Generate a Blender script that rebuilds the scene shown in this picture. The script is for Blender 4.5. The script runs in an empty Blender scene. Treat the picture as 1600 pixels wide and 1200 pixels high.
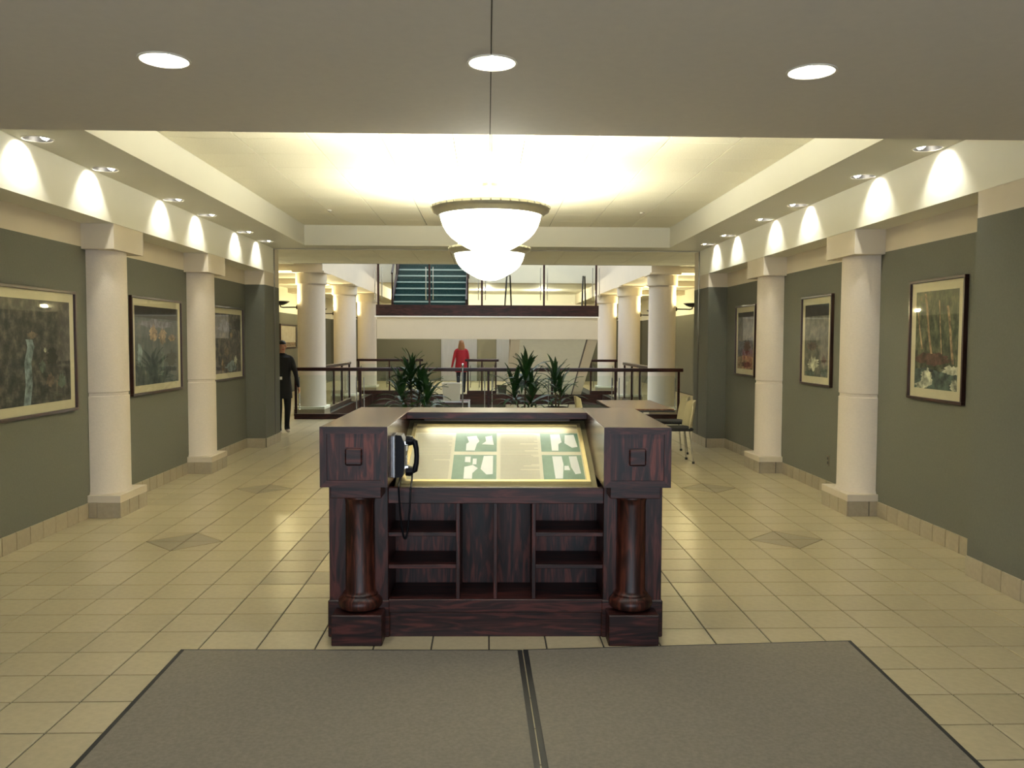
import bpy, math, random
from mathutils import Vector, Matrix
random.seed(7)
scene = bpy.context.scene
COL = scene.collection
PI = math.pi

# ------------------------------------------------------------------ camera, world, exposure
cam_d = bpy.data.cameras.new('camera'); cam = bpy.data.objects.new('camera', cam_d); COL.objects.link(cam)
cam_d.sensor_width = 36.0; cam_d.lens = 1328.67 / 1600 * 36.0; cam_d.clip_start = 0.05; cam_d.clip_end = 200
YAW, PITCH, ROLL = 0.0294, 0.0510, 0.0038
cam.matrix_world = (Matrix.Translation((-0.0138, 0, 1.6202)) @ Matrix.Rotation(-YAW, 4, 'Z') @
                    Matrix.Rotation(PI / 2 - PITCH, 4, 'X') @ Matrix.Rotation(ROLL, 4, 'Z'))
scene.camera = cam
world = bpy.data.worlds.new('daylight'); scene.world = world; world.use_nodes = True
bg = world.node_tree.nodes['Background']
bg.inputs[0].default_value = (0.79, 0.88, 1.0, 1); bg.inputs[1].default_value = 4.8
scene.view_settings.view_transform = 'Standard'; scene.view_settings.look = 'None'
scene.view_settings.exposure = 0.3; scene.view_settings.gamma = 1.0
scene.view_settings.use_curve_mapping = False
WARM = (1.0, 0.99, 0.83)
P_PENDANT, P_SPOT, P_NEAR, P_SCONCE = 400.0, 30.0, 50.0, 115.0

def portal(name, loc, rot, sx, sy):
    l = bpy.data.lights.new(name, 'AREA'); l.shape = 'RECTANGLE'; l.size = sx; l.size_y = sy; l.cycles.is_portal = True
    o = bpy.data.objects.new(name, l); COL.objects.link(o); o.location = loc; o.rotation_euler = rot
portal('skylight_portal', (0, 22, 9.2), (0, 0, 0), 7.0, 10.0)
portal('entrance_portal', (0, -3.05, 1.35), (PI / 2, 0, 0), 6.2, 2.5)

# ------------------------------------------------------------------ helpers
def s2l(c): return tuple(((v / 255) / 12.92 if v / 255 <= 0.04045 else ((v / 255 + 0.055) / 1.055) ** 2.4) for v in c)

class MB:
    def __init__(s): s.v = []; s.f = []; s.m = []
    def face(s, pts, m=0):
        b = len(s.v); s.v += [tuple(p) for p in pts]; s.f.append(tuple(range(b, b + len(pts)))); s.m.append(m)
    def box(s, x0, x1, y0, y1, z0, z1, m=0):
        if x0 > x1: x0, x1 = x1, x0
        if y0 > y1: y0, y1 = y1, y0
        b = len(s.v)
        s.v += [(x, y, z) for z in (z0, z1) for y in (y0, y1) for x in (x0, x1)]
        for q in ((0, 2, 3, 1), (4, 5, 7, 6), (0, 1, 5, 4), (2, 6, 7, 3), (0, 4, 6, 2), (1, 3, 7, 5)):
            s.f.append(tuple(b + i for i in q)); s.m.append(m)
        return s
    def cbox(s, x0, x1, y0, y1, z0, z1, c, m=0):   # box with chamfered edges on every side
        b = len(s.v); n = []
        for (X, sx) in ((x0, 1), (x1, -1)):
            for (Y, sy) in ((y0, 1), (y1, -1)):
                for (Z, sz) in ((z0, 1), (z1, -1)):
                    n.append(((X, Y + sy * c, Z + sz * c), (X + sx * c, Y, Z + sz * c), (X + sx * c, Y + sy * c, Z)))
        idx = {}
        for ix in (0, 1):
            for iy in (0, 1):
                for iz in (0, 1):
                    for k in range(3):
                        idx[ix, iy, iz, k] = len(s.v); s.v.append(n[ix * 4 + iy * 2 + iz][k])
        F = []
        for i in (0, 1):
            F.append([idx[i, a, c_, 0] for a, c_ in ((0, 0), (1, 0), (1, 1), (0, 1))][::(-1 if i == 0 else 1)])
            F.append([idx[a, i, c_, 1] for a, c_ in ((0, 0), (1, 0), (1, 1), (0, 1))][::(1 if i == 0 else -1)])
            F.append([idx[a, c_, i, 2] for a, c_ in ((0, 0), (1, 0), (1, 1), (0, 1))][::(-1 if i == 0 else 1)])
        for a in (0, 1):
            for c_ in (0, 1):
                F.append([idx[0, a, c_, 1], idx[1, a, c_, 1], idx[1, a, c_, 2], idx[0, a, c_, 2]])
                F.append([idx[a, 0, c_, 0], idx[a, 1, c_, 0], idx[a, 1, c_, 2], idx[a, 0, c_, 2]])
                F.append([idx[a, c_, 0, 0], idx[a, c_, 1, 0], idx[a, c_, 1, 1], idx[a, c_, 0, 1]])
                for e in (0, 1): pass
        for ix in (0, 1):
            for iy in (0, 1):
                for iz in (0, 1): F.append([idx[ix, iy, iz, k] for k in range(3)])
        for f in F: s.f.append(tuple(f)); s.m.append(m)
        return s
    def lathe(s, prof, n=32, c=(0, 0, 0), m=0, a0=0.0, a1=2 * PI, axis='z', sx=1.0, sy=1.0):
        full = abs(a1 - a0 - 2 * PI) < 1e-6
        k = n if full else n + 1
        b = len(s.v)
        for (r, z) in prof:
            for i in range(k):
                a = a0 + (a1 - a0) * i / n
                p = (r * math.cos(a) * sx, r * math.sin(a) * sy, z)
                if axis == 'x': p = (p[2], p[0], p[1])
                if axis == 'y': p = (p[0], p[2], p[1])
                s.v.append((c[0] + p[0], c[1] + p[1], c[2] + p[2]))
        for j in range(len(prof) - 1):
            for i in range(n):
                i2 = (i + 1) % k if full else i + 1
                s.f.append((b + j * k + i, b + j * k + i2, b + (j + 1) * k + i2, b + (j + 1) * k + i)); s.m.append(m)
        return s
    def cyl(s, x, y, z0, z1, r, n=24, m=0, r2=None):
        r2 = r if r2 is None else r2
        return s.lathe([(1e-4, z0), (r, z0), (r2, z1), (1e-4, z1)], n, (x, y, 0), m)
    def tube(s, pts, r, n=8, m=0, cap=True):
        P = [Vector(p) for p in pts]; b = len(s.v)
        up = Vector((0, 0, 1)); prev = None
        R = r if isinstance(r, (list, tuple)) else [r] * len(P)
        for i, p in enumerate(P):
            t = (P[min(i + 1, len(P) - 1)] - P[max(i - 1, 0)]).normalized()
            if prev is None:
                u = t.cross(up) if abs(t.z) < 0.95 else t.cross(Vector((1, 0, 0)))
            else: u = prev - t * prev.dot(t)
            u.normalize(); w = t.cross(u); prev = u
            for k in range(n):
                a = 2 * PI * k / n
                s.v.append(tuple(p + (u * math.cos(a) + w * math.sin(a)) * R[i]))
        for i in range(len(P) - 1):
            for k in range(n):
                k2 = (k + 1) % n
                s.f.append((b + i * n + k, b + i * n + k2, b + (i + 1) * n + k2, b + (i + 1) * n + k)); s.m.append(m)
        if cap:
            s.f.append(tuple(b + k for k in range(n))[::-1]); s.m.append(m)
            e = b + (len(P) - 1) * n; s.f.append(tuple(e + k for k in range(n))); s.m.append(m)
        return s
    def prism(s, poly, lo, hi, axis='x', m=0):     # polygon in the two other axes swept lo..hi
        def P(a, b, t): return {'x': (t, a, b), 'y': (a, t, b), 'z': (a, b, t)}[axis]
        n = len(poly); b = len(s.v)
        s.v += [P(a, c, lo) for a, c in poly] + [P(a, c, hi) for a, c in poly]
        s.f.append(tuple(range(b, b + n))[::-1]); s.m.append(m)
        s.f.append(tuple(range(b + n, b + 2 * n))); s.m.append(m)
        for i in range(n):
            j = (i + 1) % n; s.f.append((b + i, b + j, b + n + j, b + n + i)); s.m.append(m)
        return s
    def mesh(s, name, mats, smooth=False, fix=True):
        me = bpy.data.meshes.new(name); me.from_pydata(s.v, [], s.f)
        for mt in (mats if isinstance(mats, (list, tuple)) else [mats]): me.materials.append(mt)
        me.polygons.foreach_set('material_index', s.m)
        if fix:
            import bmesh
            bm = bmesh.new(); bm.from_mesh(me); bmesh.ops.remove_doubles(bm, verts=bm.verts, dist=1e-5)
            bmesh.ops.recalc_face_normals(bm, faces=bm.faces); bm.to_mesh(me); bm.free()
        if smooth:
            me.polygons.foreach_set('use_smooth', [True] * len(me.polygons))
            try: me.set_sharp_from_angle(angle=math.radians(38))
            except Exception: pass
        me.update(); return me
    def build(s, name, mats, parent=None, smooth=False, loc=None, fix=True):
        return link(name, s.mesh(name, mats, smooth, fix), parent, loc)

def link(name, data, parent=None, loc=None, rot=None):
    o = bpy.data.objects.new(name, data); COL.objects.link(o)
    if parent is not None: o.parent = parent
    if loc is not None: o.location = loc
    if rot is not None: o.rotation_euler = rot
    return o
def tag(o, label=None, cat=None, group=None, kind=None):
    if label: o['label'] = label
    if cat: o['category'] = cat
    if group: o['group'] = group
    if kind: o['kind'] = kind
    return o
def thing(name, label, cat, loc=(0, 0, 0), rz=0.0, group=None, kind=None):
    return tag(link(name, None, None, loc, (0, 0, rz)), label, cat, group, kind)
def struct(o, label, cat): return tag(o, label, cat, None, 'structure')
def copy_tree(o, parent=None):
    c = o.copy(); COL.objects.link(c); c.parent = parent
    for ch in list(o.children): copy_tree(ch, c)
    return c

# ------------------------------------------------------------------ materials
MATS = {}
def mat(name, col, rough=0.5, metal=0.0, spec=0.5, coat=0.0, noise=0.0, nscale=8.0, bump=0.0, bscale=200.0, emit=None, estr=0.0, stretch=(1, 1, 1)):
    m = bpy.data.materials.new(name); m.use_nodes = True; nt = m.node_tree; p = nt.nodes['Principled BSDF']
    c = s2l(col) + (1,)
    p.inputs['Base Color'].default_value = c; p.inputs['Roughness'].default_value = rough
    p.inputs['Metallic'].default_value = metal; p.inputs['Specular IOR Level'].default_value = spec
    p.inputs['Coat Weight'].default_value = coat; p.inputs['Coat Roughness'].default_value = 0.12
    if emit: p.inputs['Emission Color'].default_value = tuple(emit) + (1,); p.inputs['Emission Strength'].default_value = estr
    if noise or bump:
        tc = nt.nodes.new('ShaderNodeTexCoord'); mp = nt.nodes.new('ShaderNodeMapping'); mp.inputs['Scale'].default_value = stretch
        nt.links.new(tc.outputs['Object'], mp.inputs['Vector'])
    if noise:
        n = nt.nodes.new('ShaderNodeTexNoise'); n.inputs['Scale'].default_value = nscale; n.inputs['Detail'].default_value = 6
        nt.links.new(mp.outputs[0], n.inputs['Vector'])
        r = nt.nodes.new('ShaderNodeValToRGB'); e = r.color_ramp.elements
        e[0].position = 0.3; e[1].position = 0.7
        e[0].color = tuple(v * (1 - noise) for v in c[:3]) + (1,); e[1].color = tuple(min(1, v * (1 + noise)) for v in c[:3]) + (1,)
        nt.links.new(n.outputs['Fac'], r.inputs[0]); nt.links.new(r.outputs[0], p.inputs['Base Color'])
    if bump:
        n2 = nt.nodes.new('ShaderNodeTexNoise'); n2.inputs['Scale'].default_value = bscale; n2.inputs['Detail'].default_value = 3
        nt.links.new(mp.outputs[0], n2.inputs['Vector'])
        b = nt.nodes.new('ShaderNodeBump'); b.inputs['Strength'].default_value = bump; b.inputs['Distance'].default_value = 0.004
        nt.links.new(n2.outputs['Fac'], b.inputs['Height']); nt.links.new(b.outputs[0], p.inputs['Normal'])
    MATS[name] = m; return m
def tilemat(name, col, var=0.06, rough=0.3):
    """glazed tile: every piece gets its own slight tone (object random) plus fine speckle"""
    m = mat(name, col, rough, noise=0.07, nscale=30, bump=0.06, bscale=90)
    nt = m.node_tree; p = nt.nodes['Principled BSDF']
    oi = nt.nodes.new('ShaderNodeObjectInfo'); gi = nt.nodes.new('ShaderNodeNewGeometry')
    ad = nt.nodes.new('ShaderNodeMath'); ad.operation = 'ADD'
    nt.links.new(oi.outputs['Random'], ad.inputs[0]); nt.links.new(gi.outputs['Random Per Island'], ad.inputs[1])
    fr = nt.nodes.new('ShaderNodeMath'); fr.operation = 'FRACT'; nt.links.new(ad.outputs[0], fr.inputs[0])
    mr = nt.nodes.new('ShaderNodeMapRange'); mr.inputs[3].default_value = 1 - var; mr.inputs[4].default_value = 1 + var
    nt.links.new(fr.outputs[0], mr.inputs[0])
    hs = nt.nodes.new('ShaderNodeHueSaturation'); nt.links.new(mr.outputs[0], hs.inputs['Value'])
    src = p.inputs['Base Color'].links[0].from_socket
    nt.links.new(src, hs.inputs['Color']); nt.links.new(hs.outputs[0], p.inputs['Base Color'])
    return m
def wood(name, axis, dark=(24, 10, 9), light=(80, 38, 32), rough=0.42):
    m = bpy.data.materials.new(name); m.use_nodes = True; nt = m.node_tree; p = nt.nodes['Principled BSDF']
    tc = nt.nodes.new('ShaderNodeTexCoord'); mp = nt.nodes.new('ShaderNodeMapping')
    sc = {'x': (1.6, 14, 14), 'y': (14, 1.6, 14), 'z': (14, 14, 1.6)}[axis]; mp.inputs['Scale'].default_value = sc
    nt.links.new(tc.outputs['Object'], mp.inputs['Vector'])
    n = nt.nodes.new('ShaderNodeTexNoise'); n.inputs['Scale'].default_value = 1.6; n.inputs['Detail'].default_value = 4; n.inputs['Distortion'].default_value = 1.8
    nt.links.new(mp.outputs[0], n.inputs['Vector'])
    r = nt.nodes.new('ShaderNodeValToRGB'); e = r.color_ramp.elements
    e[0].position = 0.36; e[0].color = s2l(dark) + (1,); e[1].position = 0.62; e[1].color = s2l(light) + (1,)
    k = r.color_ramp.elements.new(0.5); k.color = s2l([(a + b) / 2 * 0.92 for a, b in zip(dark, light)]) + (1,)
    nt.links.new(n.outputs['Fac'], r.inputs[0])
    n2 = nt.nodes.new('ShaderNodeTexNoise'); n2.inputs['Scale'].default_value = 9; n2.inputs['Detail'].default_value = 3
    nt.links.new(mp.outputs[0], n2.inputs['Vector'])
    mx = nt.nodes.new('ShaderNodeMix'); mx.data_type = 'RGBA'; mx.blend_type = 'MULTIPLY'; mx.inputs[0].default_value = 0.55
    nt.links.new(r.outputs[0], mx.inputs[6]); nt.links.new(n2.outputs['Color'], mx.inputs[7])
    g = nt.nodes.new('ShaderNodeHueSaturation'); g.inputs['Saturation'].default_value = 0.0; g.inputs['Value'].default_value = 1.5
    nt.links.new(n2.outputs['Fac'], g.inputs['Color']); nt.links.new(g.outputs[0], mx.inputs[7])
    nt.links.new(mx.outputs[2], p.inputs['Base Color'])
    p.inputs['Roughness'].default_value = rough; p.inputs['Specular IOR Level'].default_value = 0.32; p.inputs['Coat Weight'].default_value = 0.0
    MATS[name] = m; return m
def glass(name, tint=(0.9, 0.96, 0.94), refl=1.0):
    m = bpy.data.materials.new(name); m.use_nodes = True; nt = m.node_tree
    for n in list(nt.nodes):
        if n.type != 'OUTPUT_MATERIAL': nt.nodes.remove(n)
    out = nt.nodes['Material Output']
    t = nt.nodes.new('ShaderNodeBsdfTransparent'); t.inputs[0].default_value = tint + (1,)
    g = nt.nodes.new('ShaderNodeBsdfGlossy'); g.inputs['Roughness'].default_value = 0.02
    f = nt.nodes.new('ShaderNodeFresnel'); f.inputs['IOR'].default_value = 1.45
    mu = nt.nodes.new('ShaderNodeMath'); mu.operation = 'MULTIPLY'; mu.inputs[1].default_value = refl; mu.use_clamp = True
    nt.links.new(f.outputs[0], mu.inputs[0])
    ge = nt.nodes.new('ShaderNodeNewGeometry'); inv = nt.nodes.new('ShaderNodeMath'); inv.operation = 'SUBTRACT'; inv.inputs[0].default_value = 1.0
    nt.links.new(ge.outputs['Backfacing'], inv.inputs[1]); m2 = nt.nodes.new('ShaderNodeMath'); m2.operation = 'MULTIPLY'
    nt.links.new(mu.outputs[0], m2.inputs[0]); nt.links.new(inv.outputs[0], m2.inputs[1])      # only the outer face of a pane reflects
    x = nt.nodes.new('ShaderNodeMixShader'); nt.links.new(m2.outputs[0], x.inputs[0])
    nt.links.new(t.outputs[0], x.inputs[1]); nt.links.new(g.outputs[0], x.inputs[2]); nt.links.new(x.outputs[0], out.inputs[0])
    MATS[name] = m; return m
def painting(name, stops, scale=7.0, seed=0.0, stretch=(1, 1, 1), zones=None, detail=8.0):
    """mottled landscape print: layered noise through a colour ramp, with extra colour zones set by height"""
    m = bpy.data.materials.new(name); m.use_nodes = True; nt = m.node_tree; p = nt.nodes['Principled BSDF']
    tc = nt.nodes.new('ShaderNodeTexCoord'); mp = nt.nodes.new('ShaderNodeMapping')
    mp.inputs['Scale'].default_value = stretch; mp.inputs['Location'].default_value = (seed, seed * 1.7, seed * 0.6)
    nt.links.new(tc.outputs['Object'], mp.inputs['Vector'])
    n = nt.nodes.new('ShaderNodeTexNoise'); n.inputs['Scale'].default_value = scale; n.inputs['Detail'].default_value = detail; n.inputs['Roughness'].default_value = 0.62
    nt.links.new(mp.outputs[0], n.inputs['Vector'])
    r = nt.nodes.new('ShaderNodeValToRGB'); els = r.color_ramp.elements
    for i, (ps, c) in enumerate(stops):
        e = els[i] if i < 2 else els.new(ps)
        e.position = ps; e.color = s2l(c) + (1,)
    nt.links.new(n.outputs['Fac'], r.inputs[0]); last = r.outputs[0]
    if zones:
        sp = nt.nodes.new('ShaderNodeSeparateXYZ'); nt.links.new(tc.outputs['Object'], sp.inputs[0])
        n3 = nt.nodes.new('ShaderNodeTexNoise'); n3.inputs['Scale'].default_value = scale * 1.4; n3.inputs['Detail'].default_value = 5
        nt.links.new(mp.outputs[0], n3.inputs['Vector'])
        for (zc, zw, c, amt) in zones:       # a soft band of another colour round height zc, broken up by noise
            a = nt.nodes.new('ShaderNodeMath'); a.operation = 'SUBTRACT'; a.inputs[1].default_value = zc; nt.links.new(sp.outputs[2], a.inputs[0])
            b = nt.nodes.new('ShaderNodeMath'); b.operation = 'ABSOLUTE'; nt.links.new(a.outputs[0], b.inputs[0])
            k = nt.nodes.new('ShaderNodeMapRange'); k.inputs[1].default_value = zw; k.inputs[2].default_value = 0.0; k.inputs[3].default_value = 0; k.inputs[4].default_value = 1
            nt.links.new(b.outputs[0], k.inputs[0])
            q = nt.nodes.new('ShaderNodeMapRange'); q.inputs[1].default_value = 0.42; q.inputs[2].default_value = 0.58; q.inputs[3].default_value = 0.0; q.inputs[4].default_value = amt
            nt.links.new(n3.outputs['Fac'], q.inputs[0])
            w = nt.nodes.new('ShaderNodeMath'); w.operation = 'MULTIPLY'; nt.links.new(k.outputs[0], w.inputs[0]); nt.links.new(q.outputs[0], w.inputs[1])
            x = nt.nodes.new('ShaderNodeMix'); x.data_type = 'RGBA'; nt.links.new(w.outputs[0], x.inputs[0]); nt.links.new(last, x.inputs[6])
            x.inputs[7].default_value = s2l(c) + (1,); last = x.outputs[2]
    nt.links.new(last, p.inputs['Base Color']); p.inputs['Roughness'].default_value = 0.6
    MATS[name] = m; return m

M_FLOOR = tilemat('beige_floor_tile', (174, 162, 131)); M_GREYTILE = tilemat('grey_floor_tile', (145, 134, 110))
M_GROUT = mat('dark_grout', (58, 57, 50), 0.85, noise=0.1, nscale=40)
M_BASE = tilemat('baseboard_tile', (158, 146, 124)); M_WALL = mat('grey_wallcovering', (92, 92, 81), 0.85, noise=0.05, nscale=60, bump=0.25, bscale=260)
M_BEIGE = mat('beige_paint', (206, 194, 174), 0.7, noise=0.02, nscale=3); M_CREAM = mat('cream_paint', (226, 222, 206), 0.65, noise=0.015, nscale=2)
M_SOFFIT = mat('soffit_paint', (206, 202, 186), 0.75, noise=0.015, nscale=2); M_NEARC = mat('entrance_ceiling_paint', (202, 195, 184), 0.8, noise=0.02, nscale=20, bump=0.15, bscale=300)
M_COLUMN = mat('textured_white_column', (208, 196, 182), 0.75, noise=0.03, nscale=40, bump=0.5, bscale=110, stretch=(1, 1, 1.6))
M_CTILE = mat('acoustic_tile', (226, 219, 194), 0.85, noise=0.06, nscale=70, bump=0.5, bscale=120); M_CGAP = mat('dark_ceiling_gap', (70, 65, 52), 0.9)  # gap colour: even dark tone of ceiling joints and tile backing
M_WX = wood('dark_oak_grain_x', 'x'); M_WY = wood('dark_oak_grain_y', 'y', (40, 20, 17), (98, 60, 50), 0.24); M_WZ = wood('dark_oak_grain_z', 'z')
M_WPANEL = wood('figured_oak_panel', 'z', (18, 8, 10), (104, 52, 42), 0.42); M_WSHAFT = wood('polished_oak_shaft', 'z', (30, 13, 10), (82, 40, 28), 0.38)
M_RAIL = wood('railing_oak', 'x', (30, 12, 12), (70, 34, 30), 0.3)
M_CARPET = mat('entrance_mat_carpet', (124, 117, 102), 0.95, noise=0.12, nscale=60, bump=0.9, bscale=420)
M_RUBBER = mat('black_rubber', (24, 25, 26), 0.6, noise=0.1, nscale=30)
M_BRASS = mat('brass_trim', (222, 204, 146), 0.35, 0.5, noise=0.04, nscale=20); M_OLIVE = mat('olive_mount', (132, 122, 84), 0.7, noise=0.04, nscale=14)
M_PAPER = mat('directory_paper', (206, 200, 170), 0.5, noise=0.02, nscale=5); M_PTAN = mat('print_tan', (176, 164, 128), 0.5, noise=0.03, nscale=8); M_PGREEN = mat('print_green', (96, 128, 104), 0.5, noise=0.08, nscale=30)
M_PWHITE = mat('print_white', (224, 226, 214), 0.5, noise=0.02, nscale=8); M_PLINE = mat('print_text_grey', (158, 152, 128), 0.5, noise=0.1, nscale=60)
M_BLACK = mat('glossy_black_plastic', (12, 13, 17), 0.38, spec=0.12, noise=0.1, nscale=30); M_STEEL = mat('brushed_steel', (176, 178, 180), 0.3, 0.95, noise=0.05, nscale=20, stretch=(1, 1, 0.1))
M_CHROME = mat('chrome', (220, 222, 226), 0.12, 1.0, noise=0.01, nscale=5); M_PEWTER = mat('pewter_ring', (196, 192, 174), 0.32, 0.7, noise=0.05, nscale=20)
M_DARKMETAL = mat('dark_bronze', (40, 34, 30), 0.4, 0.6, noise=0.08, nscale=20)
M_FRAME = mat('mahogany_picture_frame', (46, 20, 17), 0.3, coat=0.3, noise=0.15, nscale=25); M_MATBOARD = mat('cream_matboard', (214, 206, 172), 0.7, noise=0.02, nscale=10)
M_PANE = glass('picture_glass', (0.98, 0.98, 0.98), 1.0); M_RGLASS = glass('railing_glass', (0.95, 0.985, 0.97), 0.8)
M_BOWL = mat('lit_alabaster_glass', (245, 240, 225), 0.4, emit=WARM, estr=4.2, noise=0.02, nscale=4)
M_LAMP = mat('lit_lamp', (250, 250, 240), 0.4, emit=(1, 0.96, 0.84), estr=14.0, noise=0.01, nscale=4)
M_LAMPCOOL = mat('lit_compact_lamp', (250, 250, 250), 0.4, emit=(0.96, 1.0, 0.95), estr=9.0, noise=0.01, nscale=4)
M_REFL = mat('can_reflector', (104, 102, 98), 0.4, 0.6, noise=0.03, nscale=10); M_REFLW = mat('white_can_reflector', (226, 224, 216), 0.35, 0.0, noise=0.02, nscale=10); M_TRIM = mat('white_trim_ring', (208, 202, 186), 0.5, noise=0.02, nscale=10)
M_LEAF = mat('dracaena_leaf', (38, 76, 34), 0.5, noise=0.35, nscale=9); M_CANE = mat('dracaena_cane', (92, 76, 56), 0.8, noise=0.25, nscale=30); M_POT = mat('dark_planter', (42, 36, 34), 0.5, noise=0.1, nscale=10); M_SOIL = mat('potting_soil', (40, 30, 24), 0.95, noise=0.4, nscale=60)
M_STAIR = mat('teal_stair_carpet', (16, 48, 48), 0.9, noise=0.25, nscale=30); M_NOSE = mat('stair_nosing', (150, 164, 160), 0.5, noise=0.05, nscale=20)
M_TABLE = wood('table_top_oak', 'y', (92, 62, 46), (140, 100, 78), 0.25); M_CHAIR = mat('cream_chair_shell', (196, 186, 150), 0.5, noise=0.03, nscale=10); M_SEAT = mat('dark_seat_pad', (34, 34, 36), 0.8, noise=0.15, nscale=60)
M_WHITE = mat('white_enamel', (242, 241, 238), 0.4, noise=0.01, nscale=6); M_PLASTER = mat('grey_plaster', (216, 212, 196), 0.8, noise=0.03, nscale=8)
M_SKIN = mat('skin', (190, 140, 112), 0.55, noise=0.06, nscale=20); M_BLACKCLOTH = mat('black_cloth', (11, 11, 12), 0.85, noise=0.2, nscale=40); M_RED = mat('red_jacket', (168, 32, 44), 0.75, noise=0.12, nscale=30)
M_NAVY = mat('dark_trousers', (30, 34, 46), 0.85, noise=0.15, nscale=40); M_BLONDE = mat('light_brown_hair', (150, 104, 66), 0.5, noise=0.3, nscale=40, stretch=(3, 3, 0.6)); M_BHAIR = mat('black_hair', (16, 14, 13), 0.45, noise=0.2, nscale=40); M_SHOE = mat('pale_shoe', (206, 196, 180), 0.6, noise=0.05, nscale=20)
M_OUTLET = mat('brown_outlet_plate', (84, 74, 56), 0.5, noise=0.05, nscale=20)

# ------------------------------------------------------------------ room shell
S = 0.3048; ROW0 = 3.4748; WX = 3.62; PX = 3.33          # tile module, row datum, wall plane, pier plane
ZB, ZS, ZC, ZN = 2.647, 3.035, 3.335, 2.80               # beam bottom, soffit, coffer top, entrance ceiling
AX = 6.2; VX = 3.5; VY0, VY1 = 17.62, 25.6               # aisle wall, void half width, void start and end
SX0, SX1, SY1 = 0.35, 3.05, 31.0                         # stairwell hole beyond the void

fl = MB()
for (a, b, c, d) in ((-AX, AX, -3.1, VY0), (-AX, -VX, VY0, VY1), (VX, AX, VY0, VY1), (-AX, SX0, VY1, 34.2), (SX1, AX, VY1, 34.2), (SX0, SX1, SY1, 34.2)):
    fl.box(a, b, c, d, -0.32, -0.006)
floor = struct(fl.build('floor', M_GROUT), 'beige ceramic tile floor running down the hall to the atrium', 'floor')

def tile_pts(poly, g=0.0042, c=0.0018):
    """one floor tile from its lattice polygon: inset by the joint, with a chamfered top edge"""
    cx = sum(p[0] for p in poly) / len(poly); cy = sum(p[1] for p in poly) / len(poly)
    def inset(d):
        out = []; n = len(poly)
        for i in range(n):
            p0, p1, p2 = Vector(poly[i - 1]), Vector(poly[i]), Vector(poly[(i + 1) % n])
            e1 = (p1 - p0).normalized(); e2 = (p2 - p1).normalized()
            n1 = Vector((-e1.y, e1.x)); n2 = Vector((-e2.y, e2.x))
            k = d / max(0.2, 1 + n1.dot(n2)); out.append(p1 + (n1 + n2) * k)
        return out
    return inset(g), inset(g + c)
def add_tile(mb, poly, m=0, ox=0.0, oy=0.0):
    lo, hi = tile_pts(poly); n = len(lo); b = len(mb.v)
    mb.v += [(p.x - ox, p.y - oy, -0.007) for p in lo] + [(p.x - ox, p.y - oy, -0.0012) for p in lo] + [(p.x - ox, p.y - oy, 0.0) for p in hi]
    for k in (0, 1):
        for i in range(n):
            j = (i + 1) % n; mb.f.append((b + k * n + i, b + k * n + j, b + (k + 1) * n + j, b + (k + 1) * n + i)); mb.m.append(m)
    mb.f.append(tuple(b + 2 * n + i for i in range(n))); mb.m.append(m)

diamonds = [(-8, 11), (8, 11), (-8, 19), (8, 19)]
def grey(c, r):           # the border ring of grey tiles in the middle of the hall
    return (-5 <= c <= 4 and 7 <= r <= 22) and (c in (-5, 4) or r in (7, 22))
pieces = []               # (polygon, grey?, kind, col, row)
for r in range(-21, 100):
    y = ROW0 + r * S
    for c in range(-20, 20):
        x = c * S
        if x < -AX - S or x > AX: continue
        xc, yc = x + S / 2, y + S / 2
        if yc > 34 or yc < -3: continue
        if yc < 13.6 and abs(xc) > WX + 0.1: continue
        if VY0 - 0.1 < yc < VY1 + 0.1 and abs(xc) < VX + 0.1: continue
        if VY1 < yc < SY1 + 0.1 and SX0 - 0.16 < xc < SX1 + 0.16: continue
        P = [(x, y), (x + S, y), (x + S, y + S), (x, y + S)]
        cut = None
        for (dc, dr) in diamonds:
            for k, (qc, qr) in enumerate(((0, 0), (-1, 0), (-1, -1), (0, -1))):     # corner k of this tile touches the node
                if (c, r) == (dc + qc, dr + qr): cut = k
        if cut is None: pieces.append((P, grey(c, r), 'square', c, r))
        else:
            a, b_, d = P[cut], P[(cut + 1) % 4], P[(cut - 1) % 4]
            pieces.append(([a, b_, d], True, 'tri', c, r)); pieces.append(([b_, P[(cut + 2) % 4], d], False, 'tri', c, r))
def under(xc, yc):        # hidden below the mats or the kiosk
    return (-1.6 < xc < 1.9 and yc < 4.35) or (-0.85 < xc < 0.9 and 4.5 < yc < 5.65)
def seen(xc, yc):
    return yc > 2.95 and abs(xc - 0.05) < yc * 0.606 + 0.1 and yc < 13.5 and not under(xc, yc)
cen = lambda P: (sum(p[0] for p in P) / len(P), sum(p[1] for p in P) / len(P))
vis = sorted([i for i, q in enumerate(pieces) if seen(*cen(q[0]))], key=lambda i: cen(pieces[i][0])[1])
near = set(vis[:300])
cache = {}
rest = MB()
for i, (P, g, kd, c, r) in enumerate(pieces):
    m = M_GREYTILE if g else M_FLOOR
    if i in near:
        ox, oy = P[0]
        if kd == 'square':
            key = g
            if key not in cache:
                t = MB(); add_tile(t, P, 0, ox, oy); cache[key] = t.mesh('tile', m, fix=False)
            me = cache[key]
        else:
            t = MB(); add_tile(t, P, 0, ox, oy); me = t.mesh('tile', m, fix=False)
        link('tile', me, floor, (ox, oy, 0))
    else: add_tile(rest, P, 1 if g else 0)
tag(rest.build('tile_field', [M_FLOOR, M_GREYTILE], floor, fix=False), kind='stuff')

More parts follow.
